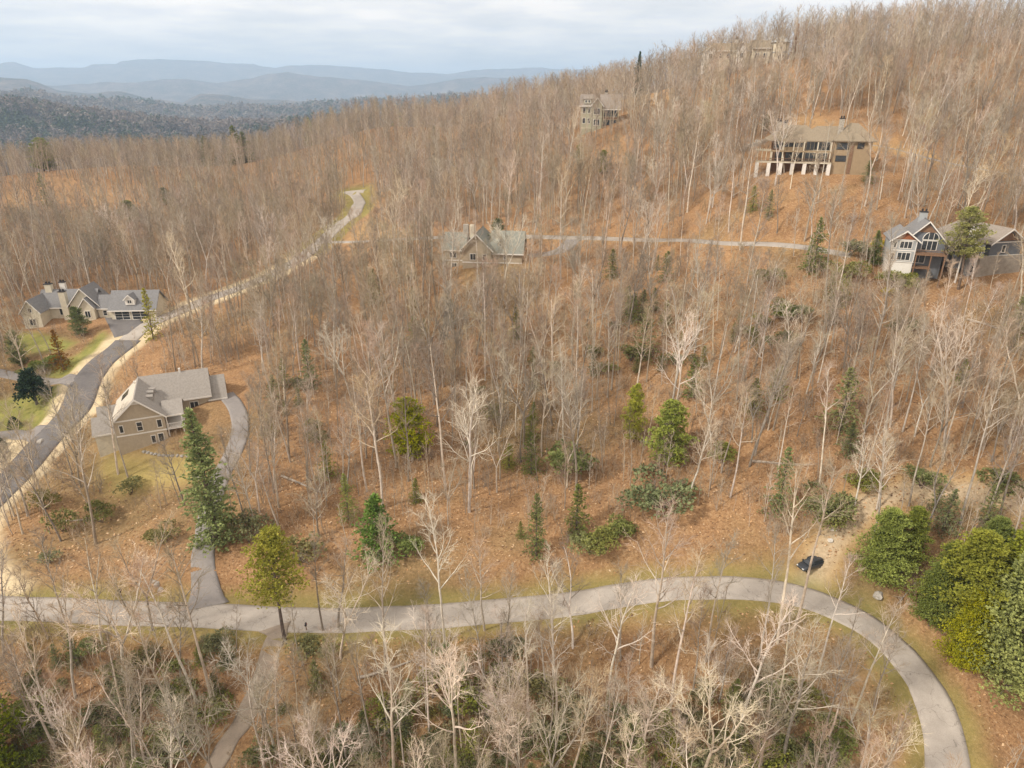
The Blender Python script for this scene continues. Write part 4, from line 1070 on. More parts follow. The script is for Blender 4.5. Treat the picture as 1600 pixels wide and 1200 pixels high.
# ---------------------------------------------------------------- evergreens, each where it stands
def top_h(px, pyb, pyt):
    x, y = hit(px, pyb); z = float(zg(x, y)); c, r, dep = project(x, y, z)
    # height whose top projects to row pyt
    v = (600-pyt)/F; t = (v*cp-sp_)/(cp+v*sp_)
    return x, y, max(1.0, CAMZ+t*y-z)
EVER = [
 # proto list, base column,row, top row, width factor, label, name, category, crown material
 (SPRUCE,340,848,640,1.1,'tallest dark spruce, standing at the top of the steep driveway','spruce_tree','spruce',None),
 (PINEY,445,1000,818,1.0,'bright yellow-green pine rising across the road right of the driveway mouth','pine_tree','pine',None),
 (BLUE,592,868,772,1.15,'blue-green spruce on the slope just above the road','spruce_tree','spruce',None),
 (LPINE,645,712,616,1.45,'bushy light green pine alone in the middle of the leafless slope','pine_tree','pine',M_PINEY),
 (HEM,484,606,530,.9,'ragged hemlock left of the middle of the slope','hemlock_tree','hemlock',None),
 (HEM,838,868,772,.75,'narrow dark hemlock at the foot of the slope above the road','hemlock_tree','hemlock',None),
 (LPINE,1040,725,622,1.35,'broad green pine in the wood right of centre','pine_tree','pine',None),
 (LPINE,990,690,596,.75,'slim young pine beside the broad green one','pine_tree','pine',M_PINEY),
 (HEM,1312,672,575,1.1,'hemlock behind a white trunk on the right slope','hemlock_tree','hemlock',M_PINE),
 (HEM,1325,712,660,1.3,'small round hemlock below the right slope pine','hemlock_tree','hemlock',None),
 (PINEY,1497,452,322,1.25,'yellow-green pine between the two wings of the grey house','pine_tree','pine',None),
 (SPRUCE,1364,412,360,1.5,'small dark spruce at the left corner of the grey house','spruce_tree','spruce',M_HEM),
 (SPRUCE,996,128,80,.9,'small dark cedar on the skyline','cedar_tree','cedar',M_MAG),
 (SPRUCE,1240,92,36,.75,'rusty pointed cypress behind the round turret','cypress_tree','cypress',M_RUST),
 (HEM,646,485,448,.9,'small green hemlock left of the tan gabled house wood','hemlock_tree','hemlock',M_PINE),
 (LPINE,68,262,214,1.7,'dark pine standing over the golden clearing at far left','pine_tree','pine',M_HEM),
 (HEM,485,215,184,1.1,'dark pine on the crest left of the far road','pine_tree','pine',None),
 (HEM,621,196,168,1.5,'yellow-green pine on the crest right of the far road','pine_tree','pine',M_PINEY),
 (HEM,680,228,196,1.5,'green pine on the hillside above the hidden house','pine_tree','pine',M_PINE),
 (LPINE,905,258,222,1.0,'lower left pine beneath the tall green house','pine_tree','pine',None),
 (LPINE,941,272,233,1.3,'bright pine beneath the tall green house','pine_tree','pine',M_PINE),
 (HEM,75,322,270,1.0,'dark conifer inside the golden clearing','pine_tree','pine',None),
 (HEM,272,262,238,1.0,'small conifer on the far crest above the left wood','pine_tree','pine',None),
 (HEM,380,222,206,1.6,'first tiny dark conifer on the far crest','pine_tree','pine',None),
 (HEM,364,216,196,1.0,'tallest tiny conifer on the far crest','pine_tree','pine',None),
 (HEM,320,226,212,1.6,'leftmost tiny conifer on the far crest','pine_tree','pine',None),
 (HEM,545,812,740,.85,'thin green hemlock left of the blue-green spruce','hemlock_tree','hemlock',M_PINE),
 (HEM,512,745,690,1.0,'pale green hemlock between spruce and middle pine','hemlock_tree','hemlock',M_PINE),
 (HEM,1152,520,488,1.2,'small green hemlock high on the right slope','hemlock_tree','hemlock',M_PINE),
 (HEM,1270,425,340,.9,'dark hemlock among trunks below the end of the upper road','hemlock_tree','hemlock',None),
 (HEM,1175,330,290,1.1,'green hemlock below the big brown house','hemlock_tree','hemlock',M_PINE),
 (HEM,1200,340,296,1.0,'right one of two hemlocks below the big brown house','hemlock_tree','hemlock',None),
 (LPINE,1195,205,178,1.2,'round pine above the left end of the big brown house','pine_tree','pine',M_PINE),
 (HEM,1355,285,250,1.4,'dark conifer against the right wall of the big brown house','hemlock_tree','hemlock',None),
 (HEM,240,530,450,.8,'yellow-green pine beside the far road','pine_tree','pine',M_PINEY),
 (LPINE,128,525,478,1.4,'wide dark pine in front of the stone house','pine_tree','pine',M_HEM),
 (HEM,100,578,515,.85,'rust-brown conical cypress by the lawn','cypress_tree','cypress',M_RUST),
 (LPINE,30,572,515,1.0,'blue-green pine at the left edge above the side lane','pine_tree','pine',M_HEM),
 (LPINE,780,395,340,1.3,'dark evergreen mound behind the tan gabled house','pine_tree','pine',M_HEM),
 (HEM,830,740,675,1.0,'grey-green hemlock in the lower middle of the slope','hemlock_tree','hemlock',None),
 (HEM,900,830,755,1.1,'dusky hemlock left of the dark laurel bank','hemlock_tree','hemlock',None),
 (HEM,585,475,420,1.1,'dusky hemlock on the upper left of the slope','hemlock_tree','hemlock',None),
 (HEM,1005,560,480,1.1,'dusky hemlock right of centre high on the slope','hemlock_tree','hemlock',None),
 (HEM,1080,620,560,1.2,'dark hemlock beside the white double trunk','hemlock_tree','hemlock',None),
 (HEM,1500,600,560,1.2,'faint hemlock under the bare trees at right','hemlock_tree','hemlock',None),
 (HEM,1215,800,700,.8,'tall thin hemlock above the parked car','hemlock_tree','hemlock',None),
 (LPINE,205,345,312,2.2,'broad dark evergreen at the end of the golden clearing','pine_tree','pine',M_HEM),
 (LPINE,262,320,292,1.8,'dark evergreen right of the golden clearing','pine_tree','pine',M_HEM),
 (LPINE,165,395,368,1.6,'dark evergreen in the left wood above the stone house','pine_tree','pine',M_HEM),
 (LPINE,180,420,392,1.4,'lower dark evergreen in the left wood above the stone house','pine_tree','pine',M_HEM),
 # the big evergreens at lower right
 (BIGP,1375,912,800,1.38,'dark round evergreen left of the big pines at lower right','hemlock_tree','hemlock',M_SPRUCE),
 (BIGP,1412,885,795,1.23,'deep green evergreen behind the round one','hemlock_tree','hemlock',M_HEM),
 (BIGP,1452,975,880,1.23,'dark evergreen at the front corner of the big pines','hemlock_tree','hemlock',M_SPRUCE),
 (BIGP,1515,995,838,1.48,'mid green pine in the lower right group','pine_tree','pine',None),
 (BIGP,1475,925,850,1.33,'hazy green pine at the back left of the lower right group','pine_tree','pine',M_HEM),
 (BIGP,1548,900,812,1.33,'bluish pine at the back of the lower right group','pine_tree','pine',M_HEM),
 (BIGP,1500,1045,925,1.02,'small bright pine at the front edge of the lower right group','pine_tree','pine',M_PINEM),
 (BIGP,1610,1010,850,1.33,'pine at the frame edge between tallest and front ones','pine_tree','pine',M_PINEM),
 (BIGP,1580,985,815,1.43,'tallest pine at the right edge','pine_tree','pine',None),
 (BIGP,1575,1075,880,1.38,'yellow-green pine in front at lower right','pine_tree','pine',M_PINEM),
 (BIGP,1640,1090,900,1.43,'pine cut off by the right edge','pine_tree','pine',None),
 (LPINE,-12,1225,1060,1.2,'green pine in the bottom left corner','pine_tree','pine',M_PINE),
]
OCC = []
for pl, px, pb, pt, wd, lab, nm, cat_, cmt in EVER:
    x, y, h = top_h(px, pb, pt); p = pl[len(OCC) % len(pl)]
    plant(p, x, y, h, lab, cat_, wide=wd, name=nm, crown_m=cmt); OCC.append((x, y, min(6, 2.2+h*.13)))
# garden evergreens
def mag():
    tm, cm = leafy(91, Rx=4.2, H=7.5, n=1500, leaf=.55, stems=1, lumps=16, conic=.65); tm = MB()
    tm.tube([(0, 0, -.3), (0, 0, 3), (0, 0, 6.4)], [.3, .22, .06], 6); return tm, cm
PM = proto('magnolia_tree', mag(), M_DARKB, M_MAG, 7.5)
x, y, h = top_h(58, 632, 577); plant(PM, x, y, h, 'dark glossy magnolia on the lawn by the side lane', 'magnolia')
OCC.append((x, y, 5))
def boxwood(seed, conic):
    rn = random.Random(seed); tm = MB(); cm = MB(); tm.tube([(0, 0, -.1), (0, 0, .8)], [.08, .05], 5)
    for k in range(700):
        o_ = rvec(rn); o_.z = abs(o_.z); h_ = o_.z; r_ = 1.15*(1-.45*conic*h_)
        q = Vector((o_.x*r_, o_.y*r_, .15+h_*2.0))*rn.uniform(.9, 1.03)
        for z_ in range(2):
            a = (o_+rvec(rn)*.7).normalized()*.17; s_ = a.cross(rvec(rn)).normalized()*.07
            cm.quad(tuple(q), tuple(q+a*.5+s_), tuple(q+a), tuple(q+a*.5-s_))
    return tm, cm
PB = proto('boxwood_shrub', boxwood(5, 1), M_DARKB, M_MAG, 2.2)
for px, pb, pt, lab in ((24,668,651,'clipped egg-shaped boxwood on the lawn edge'),(0,700,682,'clipped boxwood at the left edge below the lane')):
    x, y, h = top_h(px, pb, pt); plant(PB, x, y, h, lab, 'boxwood'); OCC.append((x, y, 3))
SHR = [(48,590,572,1,LAUR,M_LAUREL,'laurel by the side lane left of the magnolia'),(68,580,560,1,LAUR,M_LAUREL,'low blue-green laurel behind the magnolia'),(85,572,553,1,LAUR,M_HEM,'dark laurel at the lawn corner'),
 (100,830,795,.8,OLIV,M_OLIVE,'olive laurel thicket left of the house yard'),(75,795,762,.8,OLIV,M_OLIVE,'olive brush at the bend of the shoulder'),(160,815,785,.8,LAUR,M_OLIVE,'laurel under the leaning dark trunk'),(205,770,745,1.0,OLIV,M_OLIVE,'brushy laurel in front of the yard'),
 (258,845,820,1,LAUR,M_OLIVE,'low laurel left of the steep driveway'),(1395,455,420,1.1,LAUR,M_PINE,'green shrub at the foot of the grey house stonework'),(1415,446,425,1,LAUR,M_PINE,'bright shrub under the grey house deck'),
 (1388,462,448,1,OLIV,M_GOLDB,'golden yellow shrub below the grey house'),(1372,392,372,1.0,OLIV,M_GOLDB,'yellow shrub behind the left gable of the grey house'),(1300,820,790,1.1,LAUR,M_LAUREL,'dark laurel behind the parked car'),
 (1290,800,765,1.2,LAUR,M_LAUREL,'laurel uphill of the dirt track'),(1350,765,738,1.1,LAUR,M_LAUREL,'laurel beside the dirt track crest'),(1440,760,735,1.3,LAUR,M_LAUREL,'laurel on the far side of the dirt track'),(1570,770,740,1.3,LAUR,M_LAUREL,'laurel right of the dirt track'),
 (940,858,832,1.2,LAUR,M_LAUREL,'dark laurel bank at the slope foot'),(965,840,812,1.0,LAUR,M_LAUREL,'laurel behind the dark bank'),(1030,790,745,1.3,LAUR,M_HEM,'laurel under the broad green pine'),(1130,720,695,1.0,LAUR,M_LAUREL,'laurel right of the broad green pine'),
 (880,740,700,1.2,LAUR,M_HEM,'laurel in the centre hollow'),(392,845,800,.8,OLIV,M_OLIVE,'olive shrub right of the tall spruce'),(470,880,840,1.1,OLIV,M_OLIVE,'olive brush right of the yellow pine'),(636,868,840,1.0,LAUR,M_HEM,'shadowed shrub right of the blue-green spruce'),
 
 (80,880+0,860,1,OLIV,M_OLIVE,'low brush on the bank at far left'),(1222,505+40,520,1.3,LAUR,M_LAUREL,'laurel patch on the upper right slope'),(1330,400,375,1.4,LAUR,M_OLIVE,'olive shrub left of the grey house'),(1320,432,405,1.4,LAUR,M_OLIVE,'olive shrub below the upper road end')]
for i, (px, pb, pt, wd, pl, mt, lab) in enumerate(SHR):
    x, y, h = top_h(px, pb, pt); p = pl[i % len(pl)]
    plant(p, x, y, min(h, 7), lab, 'shrub', wide=wd, name='laurel_shrub' if pl is LAUR else 'brush_shrub', crown_m=mt)

# laurel scattered through the wood below and beside the road
def clear_of_roads(x, y, pad):
    for w, P in list(LINES.values())+list(DLINES.values()):
        if np.min(np.hypot(P[:, 0]-x, P[:, 1]-y)) < w/2+pad: return False
    return True
def cz_ok(x, y):
    if np.min(np.hypot(TRACK[1][:, 0]-x, TRACK[1][:, 1]-y)) < 3: return False
    a = np.array([x]); b = np.array([y])
    for P in LAWNS+YARD+SAND+CLEAR:
        if in_poly(a, b, P)[0]: return False
    for f in FOOT:
        if in_poly(a, b, f)[0]: return False
    return True
# ---------------------------------------------------------------- planting the wood
# the most telling bare trees: foot column,row; top row; which look; label; lean
HERO = [
 (195,1068,845,11,'dark old tree leaning left over the road with broken forked limbs',(0,-.16),M_BARK),
 (122,1030,840,1,'bare tree at far left leaning over the road junction',(0,-.05),None),
 (238,985,815,7,'double stemmed grey tree beside the road left of the driveway',None,None),
 (332,1100,848,1,'slender pale trunk below the road opposite the steep driveway',(0,-.04),None),
 (308,1098,872,2,'thin bare tree left of the slender pale trunk below the road',(0,-.06),None),
 (118,1090,905,4,'bare tree on the lower left bank under the road',None,None),
 (205,965,890,13,'small dark sapling on the road verge at left',None,None),
 (528,980,835,4,'dark trunked tree at the verge between yellow pine and blue-green spruce',(0,-.03),None),
 (505,985,845,1,'slim grey tree leaning beside the dark trunked verge tree',(0,-.05),None),
 (603,1045,845,5,'grey tree on the verge in front of the blue-green spruce',None,None),
 (695,1005,805,10,'pale fan shaped crown above the road left of centre',None,None),
 (757,985,845,6,'tan broad crown above the road right of the pale fan',None,None),
 (895,1010,845,8,'forked bare tree at the lower verge in the middle',None,None),
 (948,1100,905,10,'big pale sycamore with twisted white limbs below the road',None,None),
 (1018,1040,785,6,'large tan crowned tree rising across the road right of centre',None,None),
 (1045,1130,880,0,'tall straight pole tree below the road right of centre',None,None),
 (1185,1030,830,1,'thick double trunk at the start of the road bend',None,None),
 (1215,1000,690,0,'tall pale trunk on the verge left of the car, crown high above',(0,.04),M_PALET),
 (1240,985,700,3,'tall straight trunk just left of the parked car',(0,.03),None),
 (1275,1060,880,2,'white slender birch-like trunk across the road bend',(0,.05),M_PALET),
 (1150,1165,945,10,'white limbed sycamore inside the road bend',None,None),
 (1222,1195,960,5,'wide tan tree inside the road bend',None,None),
 (1335,790,685,12,'pale many limbed tree left of the dirt track crest',None,M_PALET),
 (1370,795,690,12,'pale bare tree on the dirt track edge',None,None),
 (1420,790,600,3,'tall bare tree rising from the dirt track',(0,.05),None),
 (1500,820,590,3,'tall pale tree on the right slope behind the evergreens',(0,.06),None),
 (1555,775,590,0,'leaning pale trunk at the right edge above the track',(0,.12),M_PALET),
 (1450,610,470,6,'great pale crown in front of the grey house slope',None,None),
 (1465,448,330,7,'pale trunk standing before the glazed gable of the grey house',(0,.04),None),
 (1225,270,170,11,'white forked tree on the slope above the big brown house',None,M_PALET),
 (1310,320,190,1,'thin pale trunk crossing the wall of the big brown house',None,None),
 (1235,295,215,0,'white trunk crossing the decks of the big brown house',None,M_PALET),
 (1040,262,140,11,'white crooked tree right of the tall sage house',None,None),
 (890,262,175,10,'white crooked tree left of the tall sage house',None,None),
 (714,428,350,11,'white trunk in front of the left gable of the tan gabled house',None,None),
 (620,730,505,6,'big dark limbed tree left of the middle pine',None,None),
 (733,800,600,10,'pale tree right of the middle pine with white side limbs',None,M_PALET),
 (697,765,520,0,'tall straight trunk above the middle pine',None,None),
 (185,740,555,2,'tall thin tree standing before the near tan house',(0,-.09),M_BARK),
 (200,745,600,1,'second thin tree standing before the near tan house',(0,-.06),M_BARK),
 (150,850,640,5,'grey tree on the litter bank left of the house yard',(0,-.08),None),
 (288,790,680,4,'crooked dark tree at the corner of the house yard',None,None),
 (400,830,710,12,'pale tangled tree right of the tall spruce',None,None),
 (1400,520,420,8,'pale leaning forked tree left below the grey house',(0,-.05),M_PALET),
 (1050,680,500,10,'white double trunk right of centre in the high wood',None,None),
 (1280,760,575,2,'white trunked slim tree on the right slope',(0,.05),M_PALET),
]
for i, (px, pb, pt, k, lab, lean, cm_) in enumerate(HERO):
    x, y, h = top_h(px, pb, pt); p = BARE[k]
    o = plant(p, x, y, min(h, 29), lab, 'bare tree', lean=lean, name='bare_tree', crown_m=cm_, wide=max(.9, min(1.2, 20/h)) if h < 24 else 1)
    if cm_ is M_PALET:
        t_ = o.children[0]; t_.material_slots[0].link = 'OBJECT'; t_.material_slots[0].material = M_PALE
        c_ = o.children[1]
        if len(c_.material_slots) > 1: c_.material_slots[1].link = 'OBJECT'; c_.material_slots[1].material = M_PALET
        c_.material_slots[0].material = M_PALE
    elif cm_ is M_BARK: 
        c_ = o.children[1]
        if len(c_.material_slots) > 1: c_.material_slots[1].link = 'OBJECT'; c_.material_slots[1].material = M_TWIG
    OCC.append((x, y, 3.0))

rn = random.Random(5); cand = []
yy = 48.
def spacing(y): return 4.3 if y < 150 else 4.7 if y < 260 else 4.9
while yy < 640:
    s_ = spacing(yy); xx = -.98*yy-45
    while xx < .98*yy+45:
        cand.append((xx+rn.uniform(-.5, .5)*s_*1.1, yy+rn.uniform(-.5, .5)*s_*1.1)); xx += s_
    yy += s_
C_ = np.array(cand); CX, CY = C_[:, 0], C_[:, 1]
ok = (CX > -515) & (CX < 555)
road_d = {}
for k, (w, P) in list(LINES.items())+list(DLINES.items()):
    d_ = np.full(len(CX), 1e9)
    d_ = dist_line(CX, CY, P); road_d[k] = d_
    ok &= d_ > w/2+(1.8 if k in DLINES else 2.6)
ok &= ~((road_d['left'] < 8.2) & (CY < 230))
mp = LINES['main'][1]
ny_ = np.interp(CX, mp[:mp[:, 0].argmax(), 0], mp[:mp[:, 0].argmax(), 1])
uphill = CY > ny_
rj = np.array([rn.random() for _ in CX])
ok &= ~(uphill & (road_d['main'] < 13.5) & (rj < .93) & (CX < 38))
ok &= ~((road_d['main'] < 8) & (rj < .5)); ok &= ~((~uphill) & (rj > .80)); ok &= (rj < .93) | (CY > 165)
ok &= dist_line(CX, CY, TRACK[1]) > 3.0
for P in LAWNS+YARD+SAND: ok &= ~in_poly(CX, CY, P)
for P in CLEAR: ok &= ~(in_poly(CX, CY, P) & (rj < .8))
for P in FOOT: ok &= ~in_poly(CX, CY, P)
# the open litter bank between the left road and the steep driveway
bank = ground_poly([(20,850),(120,770),(200,790),(300,800),(312,930),(180,940),(60,930)])
ok &= ~(in_poly(CX, CY, bank) & (rj < .72))
openr = ground_poly([(1290,870),(1400,900),(1480,1000),(1600,1100),(1600,1200),(1500,1150),(1400,990),(1300,930)])
ok &= ~(in_poly(CX, CY, openr) & (rj < .9))
dens = fbm(CX/30, CY/30, 71, 3)
ok &= rj < .62+.9*dens
for ox, oy, orad in OCC: ok &= ~((np.abs(CX-ox) < orad) & (np.abs(CY-oy) < orad))
CX, CY = CX[ok], CY[ok]; CZ = zg(CX, CY)
# keep the sight lines to the houses as open as the photograph shows them
Hh = np.array([rn.gauss(19, 3.0) for _ in CX]).clip(10, 27)
Hh -= np.clip((CY-200)/90, 0, 1)*2.5
Hh = np.where(CY > 230, np.minimum(Hh, 19), Hh)
pxb, pyb_, dep = project(CX, CY, CZ); pxt, pyt_, _ = project(CX, CY, CZ+Hh)
keep = np.ones(len(CX), bool); rj2 = np.array([rn.random() for _ in CX])
for x0, x1, y0, y1, Zv, share in VIEWS:
    hw = 3.2*F/dep; over = (pxt+hw > x0) & (pxt-hw < x1) & (pyt_ < y1) & (pyb_ > y0+4) & (dep < Zv+2)
    short = over & (rj2 > share)
    # many of the trees before a house are simply low enough to look over
    need = np.clip((pyb_-y1-2)*dep/F*1.05, 0, 40)
    low = short & (need > 6.5); Hh[low] = np.minimum(Hh[low], need[low]); keep &= ~(short & ~low)
# keep evergreens that stand in the open unobstructed
for (pl, epx, epb, ept, wd, *_r) in EVER:
    ex, ey, eh = top_h(epx, epb, ept)
    if epb-ept < 60: continue
    over = (np.abs(pxt-epx) < 34+.15*(epb-ept)) & (pyt_ < epb-10) & (pyb_ > epb) & (CY < ey) & (rj2 > .14); keep &= ~over
CX, CY, CZ, Hh, pxb, pyb_, pxt, pyt_, dep = [a[keep] for a in (CX, CY, CZ, Hh, pxb, pyb_, pxt, pyt_, dep)]
inv = (pxt > -30) & (pxt < 1630) & (pyt_ < 1200) & (pyb_ > 0)
order = np.argsort(np.where(inv, dep/Hh, 1e6))
NIND = 254
ind = order[:NIND]; rest = order[NIND:]

def region(i):
    """where in the place a tree stands, in words"""
    x, y, px, py = CX[i], CY[i], pxb[i], pyb_[i]
    up = y > np.interp(x, mp[:mp[:, 0].argmax(), 0], mp[:mp[:, 0].argmax(), 1])
    if not up or py > 1200:
        if px < 380: return 'below the road, left of the lower driveway'
        if px < 700: return 'below the road, right of the lower driveway'
        if px < 1000: return 'below the middle of the road'
        if px < 1240: return 'below the road, left of the bend'
        return 'inside or past the road bend at lower right'
    if px < 330: return 'between the left road and the steep driveway'
    if px < 620: return 'above the road, between tall spruce and middle pine'
    if px < 900: return 'above the road in the middle of the slope'
    if px < 1250: return 'above the road, between middle slope and car'
    return 'above the dirt track on the right slope'
LM = [(340,745,'the tallest spruce'),(420,880,'the yellow road pine'),(592,830,'the blue-green spruce'),(645,660,'the middle slope pine'),(838,825,'the narrow dark hemlock'),
 (1040,680,'the broad green pine'),(1265,880,'the parked car'),(245,650,'the near tan house'),(140,485,'the stone house'),(1390,860,'the round dark evergreen'),(1500,940,'the big right evergreens'),
 (1450,775,'the dirt track'),(745,395,'the tan gabled house'),(1420,400,'the grey house'),(318,905,'the steep driveway'),(395,1090,'the lower driveway'),(700,957,'the road under the fan tree'),(1100,917,'the straight road before the bend'),
 (1397,1007,'the road bend'),(1465,1120,'the road leaving the bend'),(125,953,'the far left road end'),(600,968,'the road below the blue spruce'),(950,934,'the road in the middle'),(40,735,'the left road'),(1240,1150,'the wood inside the bend'),
 (900,1120,'the laurels at bottom middle'),(650,1130,'the laurels at bottom left of middle'),(180,1120,'the bottom left wood'),(1550,600,'the right edge slope'),(1250,620,'the white trunked slope tree'),(485,570,'the ragged hemlock'),(850,560,'the high middle slope'),(60,605,'the magnolia')]
def relabel(items, noun):
    """items: (object, foot column, foot row); every one gets words that single it out"""
    groups = {}
    for o, px, py, look in items:
        d = [math.hypot(px-a, (py-b)*1.3) for a, b, _ in LM]; k = int(np.argmin(d)); dx_, dy_ = px-LM[k][0], py-LM[k][1]
        if abs(dx_) > abs(dy_): side = 'right of' if dx_ > 0 else 'left of'
        else: side = 'in front of' if dy_ > 0 else 'behind'
        groups.setdefault((look, side, LM[k][2]), []).append((d[k], o))
    ORD = ['nearest ', 'second nearest ', 'third nearest ', 'fourth nearest ', 'fifth nearest ', 'sixth nearest ', 'seventh nearest ', 'eighth nearest ', 'ninth nearest ', 'tenth nearest ', 'eleventh nearest ', 'twelfth nearest ', 'thirteenth nearest ', 'farthest ']
    for (look, side, lm), v in groups.items():
        v.sort(key=lambda t: t[0])
        for q, (_, o) in enumerate(v):
            o['label'] = (ORD[min(q, 13)] if len(v) > 1 else '')+look+' '+side+' '+lm
wts = [0]*3+[1]*3+[2]*2+[3]*2+[4]*3+[5]*3+[6]*3+[7]*2+[8]*2+[9]*2+[10]*2+[11]*2+[12]*1+[13]*2+[14]*2
items = []
for i in ind:
    k = rn.choice(wts) % len(BARE)
    if k in (10, 11, 12) and pyb_[i] < 930 and rn.random() < .75: k = rn.randrange(0, 10)
    p = BARE[k]; h_ = Hh[i]*(.62 if 'short' in p['look'] else 1)
    o = plant(p, CX[i], CY[i], h_, '-', 'bare tree', group='bare hardwood trees of the near slopes',
          lean=(rn.gauss(0, .035), rn.gauss(0, .035)), wide=rn.uniform(.85, 1.12), name='bare_tree')
    items.append((o, pxb[i], pyb_[i], p['look']))
relabel(items, 'tree')

# ---------------------------------------------------------------- the rest of the wood, too many to single out
def scatter(name, V, scl, vid, rot, meshes, label=None, cat=None):
    lib = bpy.data.collections.new('kinds_for_'+name)
    for k, me in enumerate(meshes):
        o = bpy.data.objects.new('%s_kind_%02d' % (name, k), me); lib.objects.link(o)
    me = bpy.data.meshes.new(name); me.from_pydata([tuple(map(float, v)) for v in V], [], [])
    for nm, tp, a in (('size', 'FLOAT_VECTOR', scl), ('turn', 'FLOAT_VECTOR', rot)):
        at = me.attributes.new(nm, tp, 'POINT'); at.data.foreach_set('vector', np.asarray(a, np.float32).ravel())
    at = me.attributes.new('which', 'INT', 'POINT'); at.data.foreach_set('value', np.asarray(vid, np.int32))
    o = bpy.data.objects.new(name, me); COL.objects.link(o)
    g = bpy.data.node_groups.new('scatter_'+name, 'GeometryNodeTree')
    g.interface.new_socket('Geometry', in_out='INPUT', socket_type='NodeSocketGeometry'); g.interface.new_socket('Geometry', in_out='OUTPUT', socket_type='NodeSocketGeometry')
    n = g.nodes; l = g.links
    gi = n.new('NodeGroupInput'); go_ = n.new('NodeGroupOutput'); ip = n.new('GeometryNodeInstanceOnPoints')
    ci = n.new('GeometryNodeCollectionInfo'); ci.inputs['Collection'].default_value = lib
    ci.inputs['Separate Children'].default_value = True; ci.inputs['Reset Children'].default_value = True
    def na(nm, tp):
        k = n.new('GeometryNodeInputNamedAttribute'); k.data_type = tp; k.inputs['Name'].default_value = nm; return k.outputs['Attribute']
    er = n.new('FunctionNodeEulerToRotation'); l.new(na('turn', 'FLOAT_VECTOR'), er.inputs[0])
    l.new(gi.outputs[0], ip.inputs['Points']); l.new(ci.outputs[0], ip.inputs['Instance']); ip.inputs['Pick Instance'].default_value = True
    l.new(na('which', 'INT'), ip.inputs['Instance Index']); l.new(er.outputs[0], ip.inputs['Rotation']); l.new(na('size', 'FLOAT_VECTOR'), ip.inputs['Scale'])
    l.new(ip.outputs[0], go_.inputs[0])
    md = o.modifiers.new('scatter', 'NODES'); md.node_group = g
    return tag(o, label, cat, kind='stuff')
def join_mesh(name, tm, cm, ms, sec=0):
    """one mesh out of a trunk and a crown builder, for trees that stay in the mass"""
    m = MB(); m.v = tm.v+cm.v; n0 = len(tm.v)
    m.f = tm.f+[tuple(i+n0 for i in f) for f in cm.f]; m.mi = [0]*len(tm.f)+[q+(1 if len(ms) > 2 or sec else 0) for q in cm.mi]
    m.mi = [min(q, len(ms)-1) for q in m.mi]
    return m.mesh(name, ms)
def from_proto(p):
    """trunk and crown meshes of a prototype joined"""
    t, c = p['trunk'], p['crown']; m = MB()
    m.v = [tuple(v.co) for v in t.vertices]+[tuple(v.co) for v in c.vertices]; n0 = len(t.vertices)
    m.f = [tuple(f.vertices) for f in t.polygons]+[tuple(i+n0 for i in f.vertices) for f in c.polygons]
    nt_ = len(t.materials); m.mi = [0]*len(t.polygons)+[f.material_index+nt_ for f in c.polygons]
    return m.mesh(p['kind']+'_mass', list(t.materials)+list(c.materials))
near_m = [from_proto(p) for p in BARE]
far_m = [join_mesh('far_tree', tm, cm, [M_BARK, q], 0) for tm, cm in FARB for q in (M_TWIG, M_TWIG2, M_TWIG3)]
meshes = near_m+far_m; nb_ = len(near_m)
V = []; S = []; I = []; T = []
for i in rest:
    z_ = CZ[i]
    if dep[i] < 235:
        k = rn.choice(wts) % nb_
        if k in (10, 11, 12) and rn.random() < .7: k = rn.randrange(0, 10)
        Hk = BARE[k]['H']; hs = Hh[i]*(.62 if 'short' in BARE[k]['look'] else 1)
    else: k = nb_+rn.randrange(len(far_m)); Hk = 19; hs = Hh[i]
    s_ = hs/Hk; w = s_*rn.uniform(.85, 1.15)
    if CX[i] < -60 and CY[i] > 235: k = nb_+rn.choice([1, 4, 7, 10, 2, 5, 1, 4])
    V.append((CX[i], CY[i], z_-.05)); S.append((w, w, s_)); I.append(k); T.append((rn.gauss(0, .035), rn.gauss(0, .035), rn.uniform(0, 6.28)))
print('bare trees', len(ind), len(V))
scatter('distant_woodland', V, S, I, T, meshes, 'leafless hardwood forest covering the hillsides behind the nearer trees', 'forest')

# saplings and brush
V = []; S = []; I = []; T = []
sm = [join_mesh('sapling', tm, cm, BT, 0) for tm, cm in SAPL]+[thicket(900+k).mesh('thicket', [M_TWIG]) for k in range(3)]
x = RNG.uniform(-330, 330, 34000); y = RNG.uniform(48, 330, 34000)
okk = (np.abs(x) < .95*y+35)
for k, (w, P) in list(LINES.items())+list(DLINES.items()): okk &= dist_line(x, y, P) > w/2+2.2
okk &= ~((dist_line(x, y, LINES['left'][1]) < 7.8) & (y < 230))
okk &= dist_line(x, y, TRACK[1]) > 3
r_ = RNG.random(len(x))
up = y > np.interp(x, mp[:mp[:, 0].argmax(), 0], mp[:mp[:, 0].argmax(), 1])
okk &= ~(up & (dist_line(x, y, mp) < 12) & (r_ < .8) & (x < 40))
for P in LAWNS+YARD+SAND+CLEAR+FOOT: okk &= ~in_poly(x, y, P)
okk &= ~(in_poly(x, y, bank) & (r_ < .7)); okk &= ~(in_poly(x, y, openr) & (r_ < .8))
okk &= r_ < .25+.9*fbm(x/18, y/18, 73, 3)
z = zg(x, y); bx, by, bd = project(x, y, z)
for x0, x1, y0, y1, Zv, share in VIEWS: okk &= ~((bx > x0-10) & (bx < x1+10) & (by > y1-5) & (by < y1+70) & (bd < Zv) & (r_ > share*.5))
okk &= ~((bd > 260) & (r_ > .7))
x, y, z = x[okk], y[okk], z[okk]
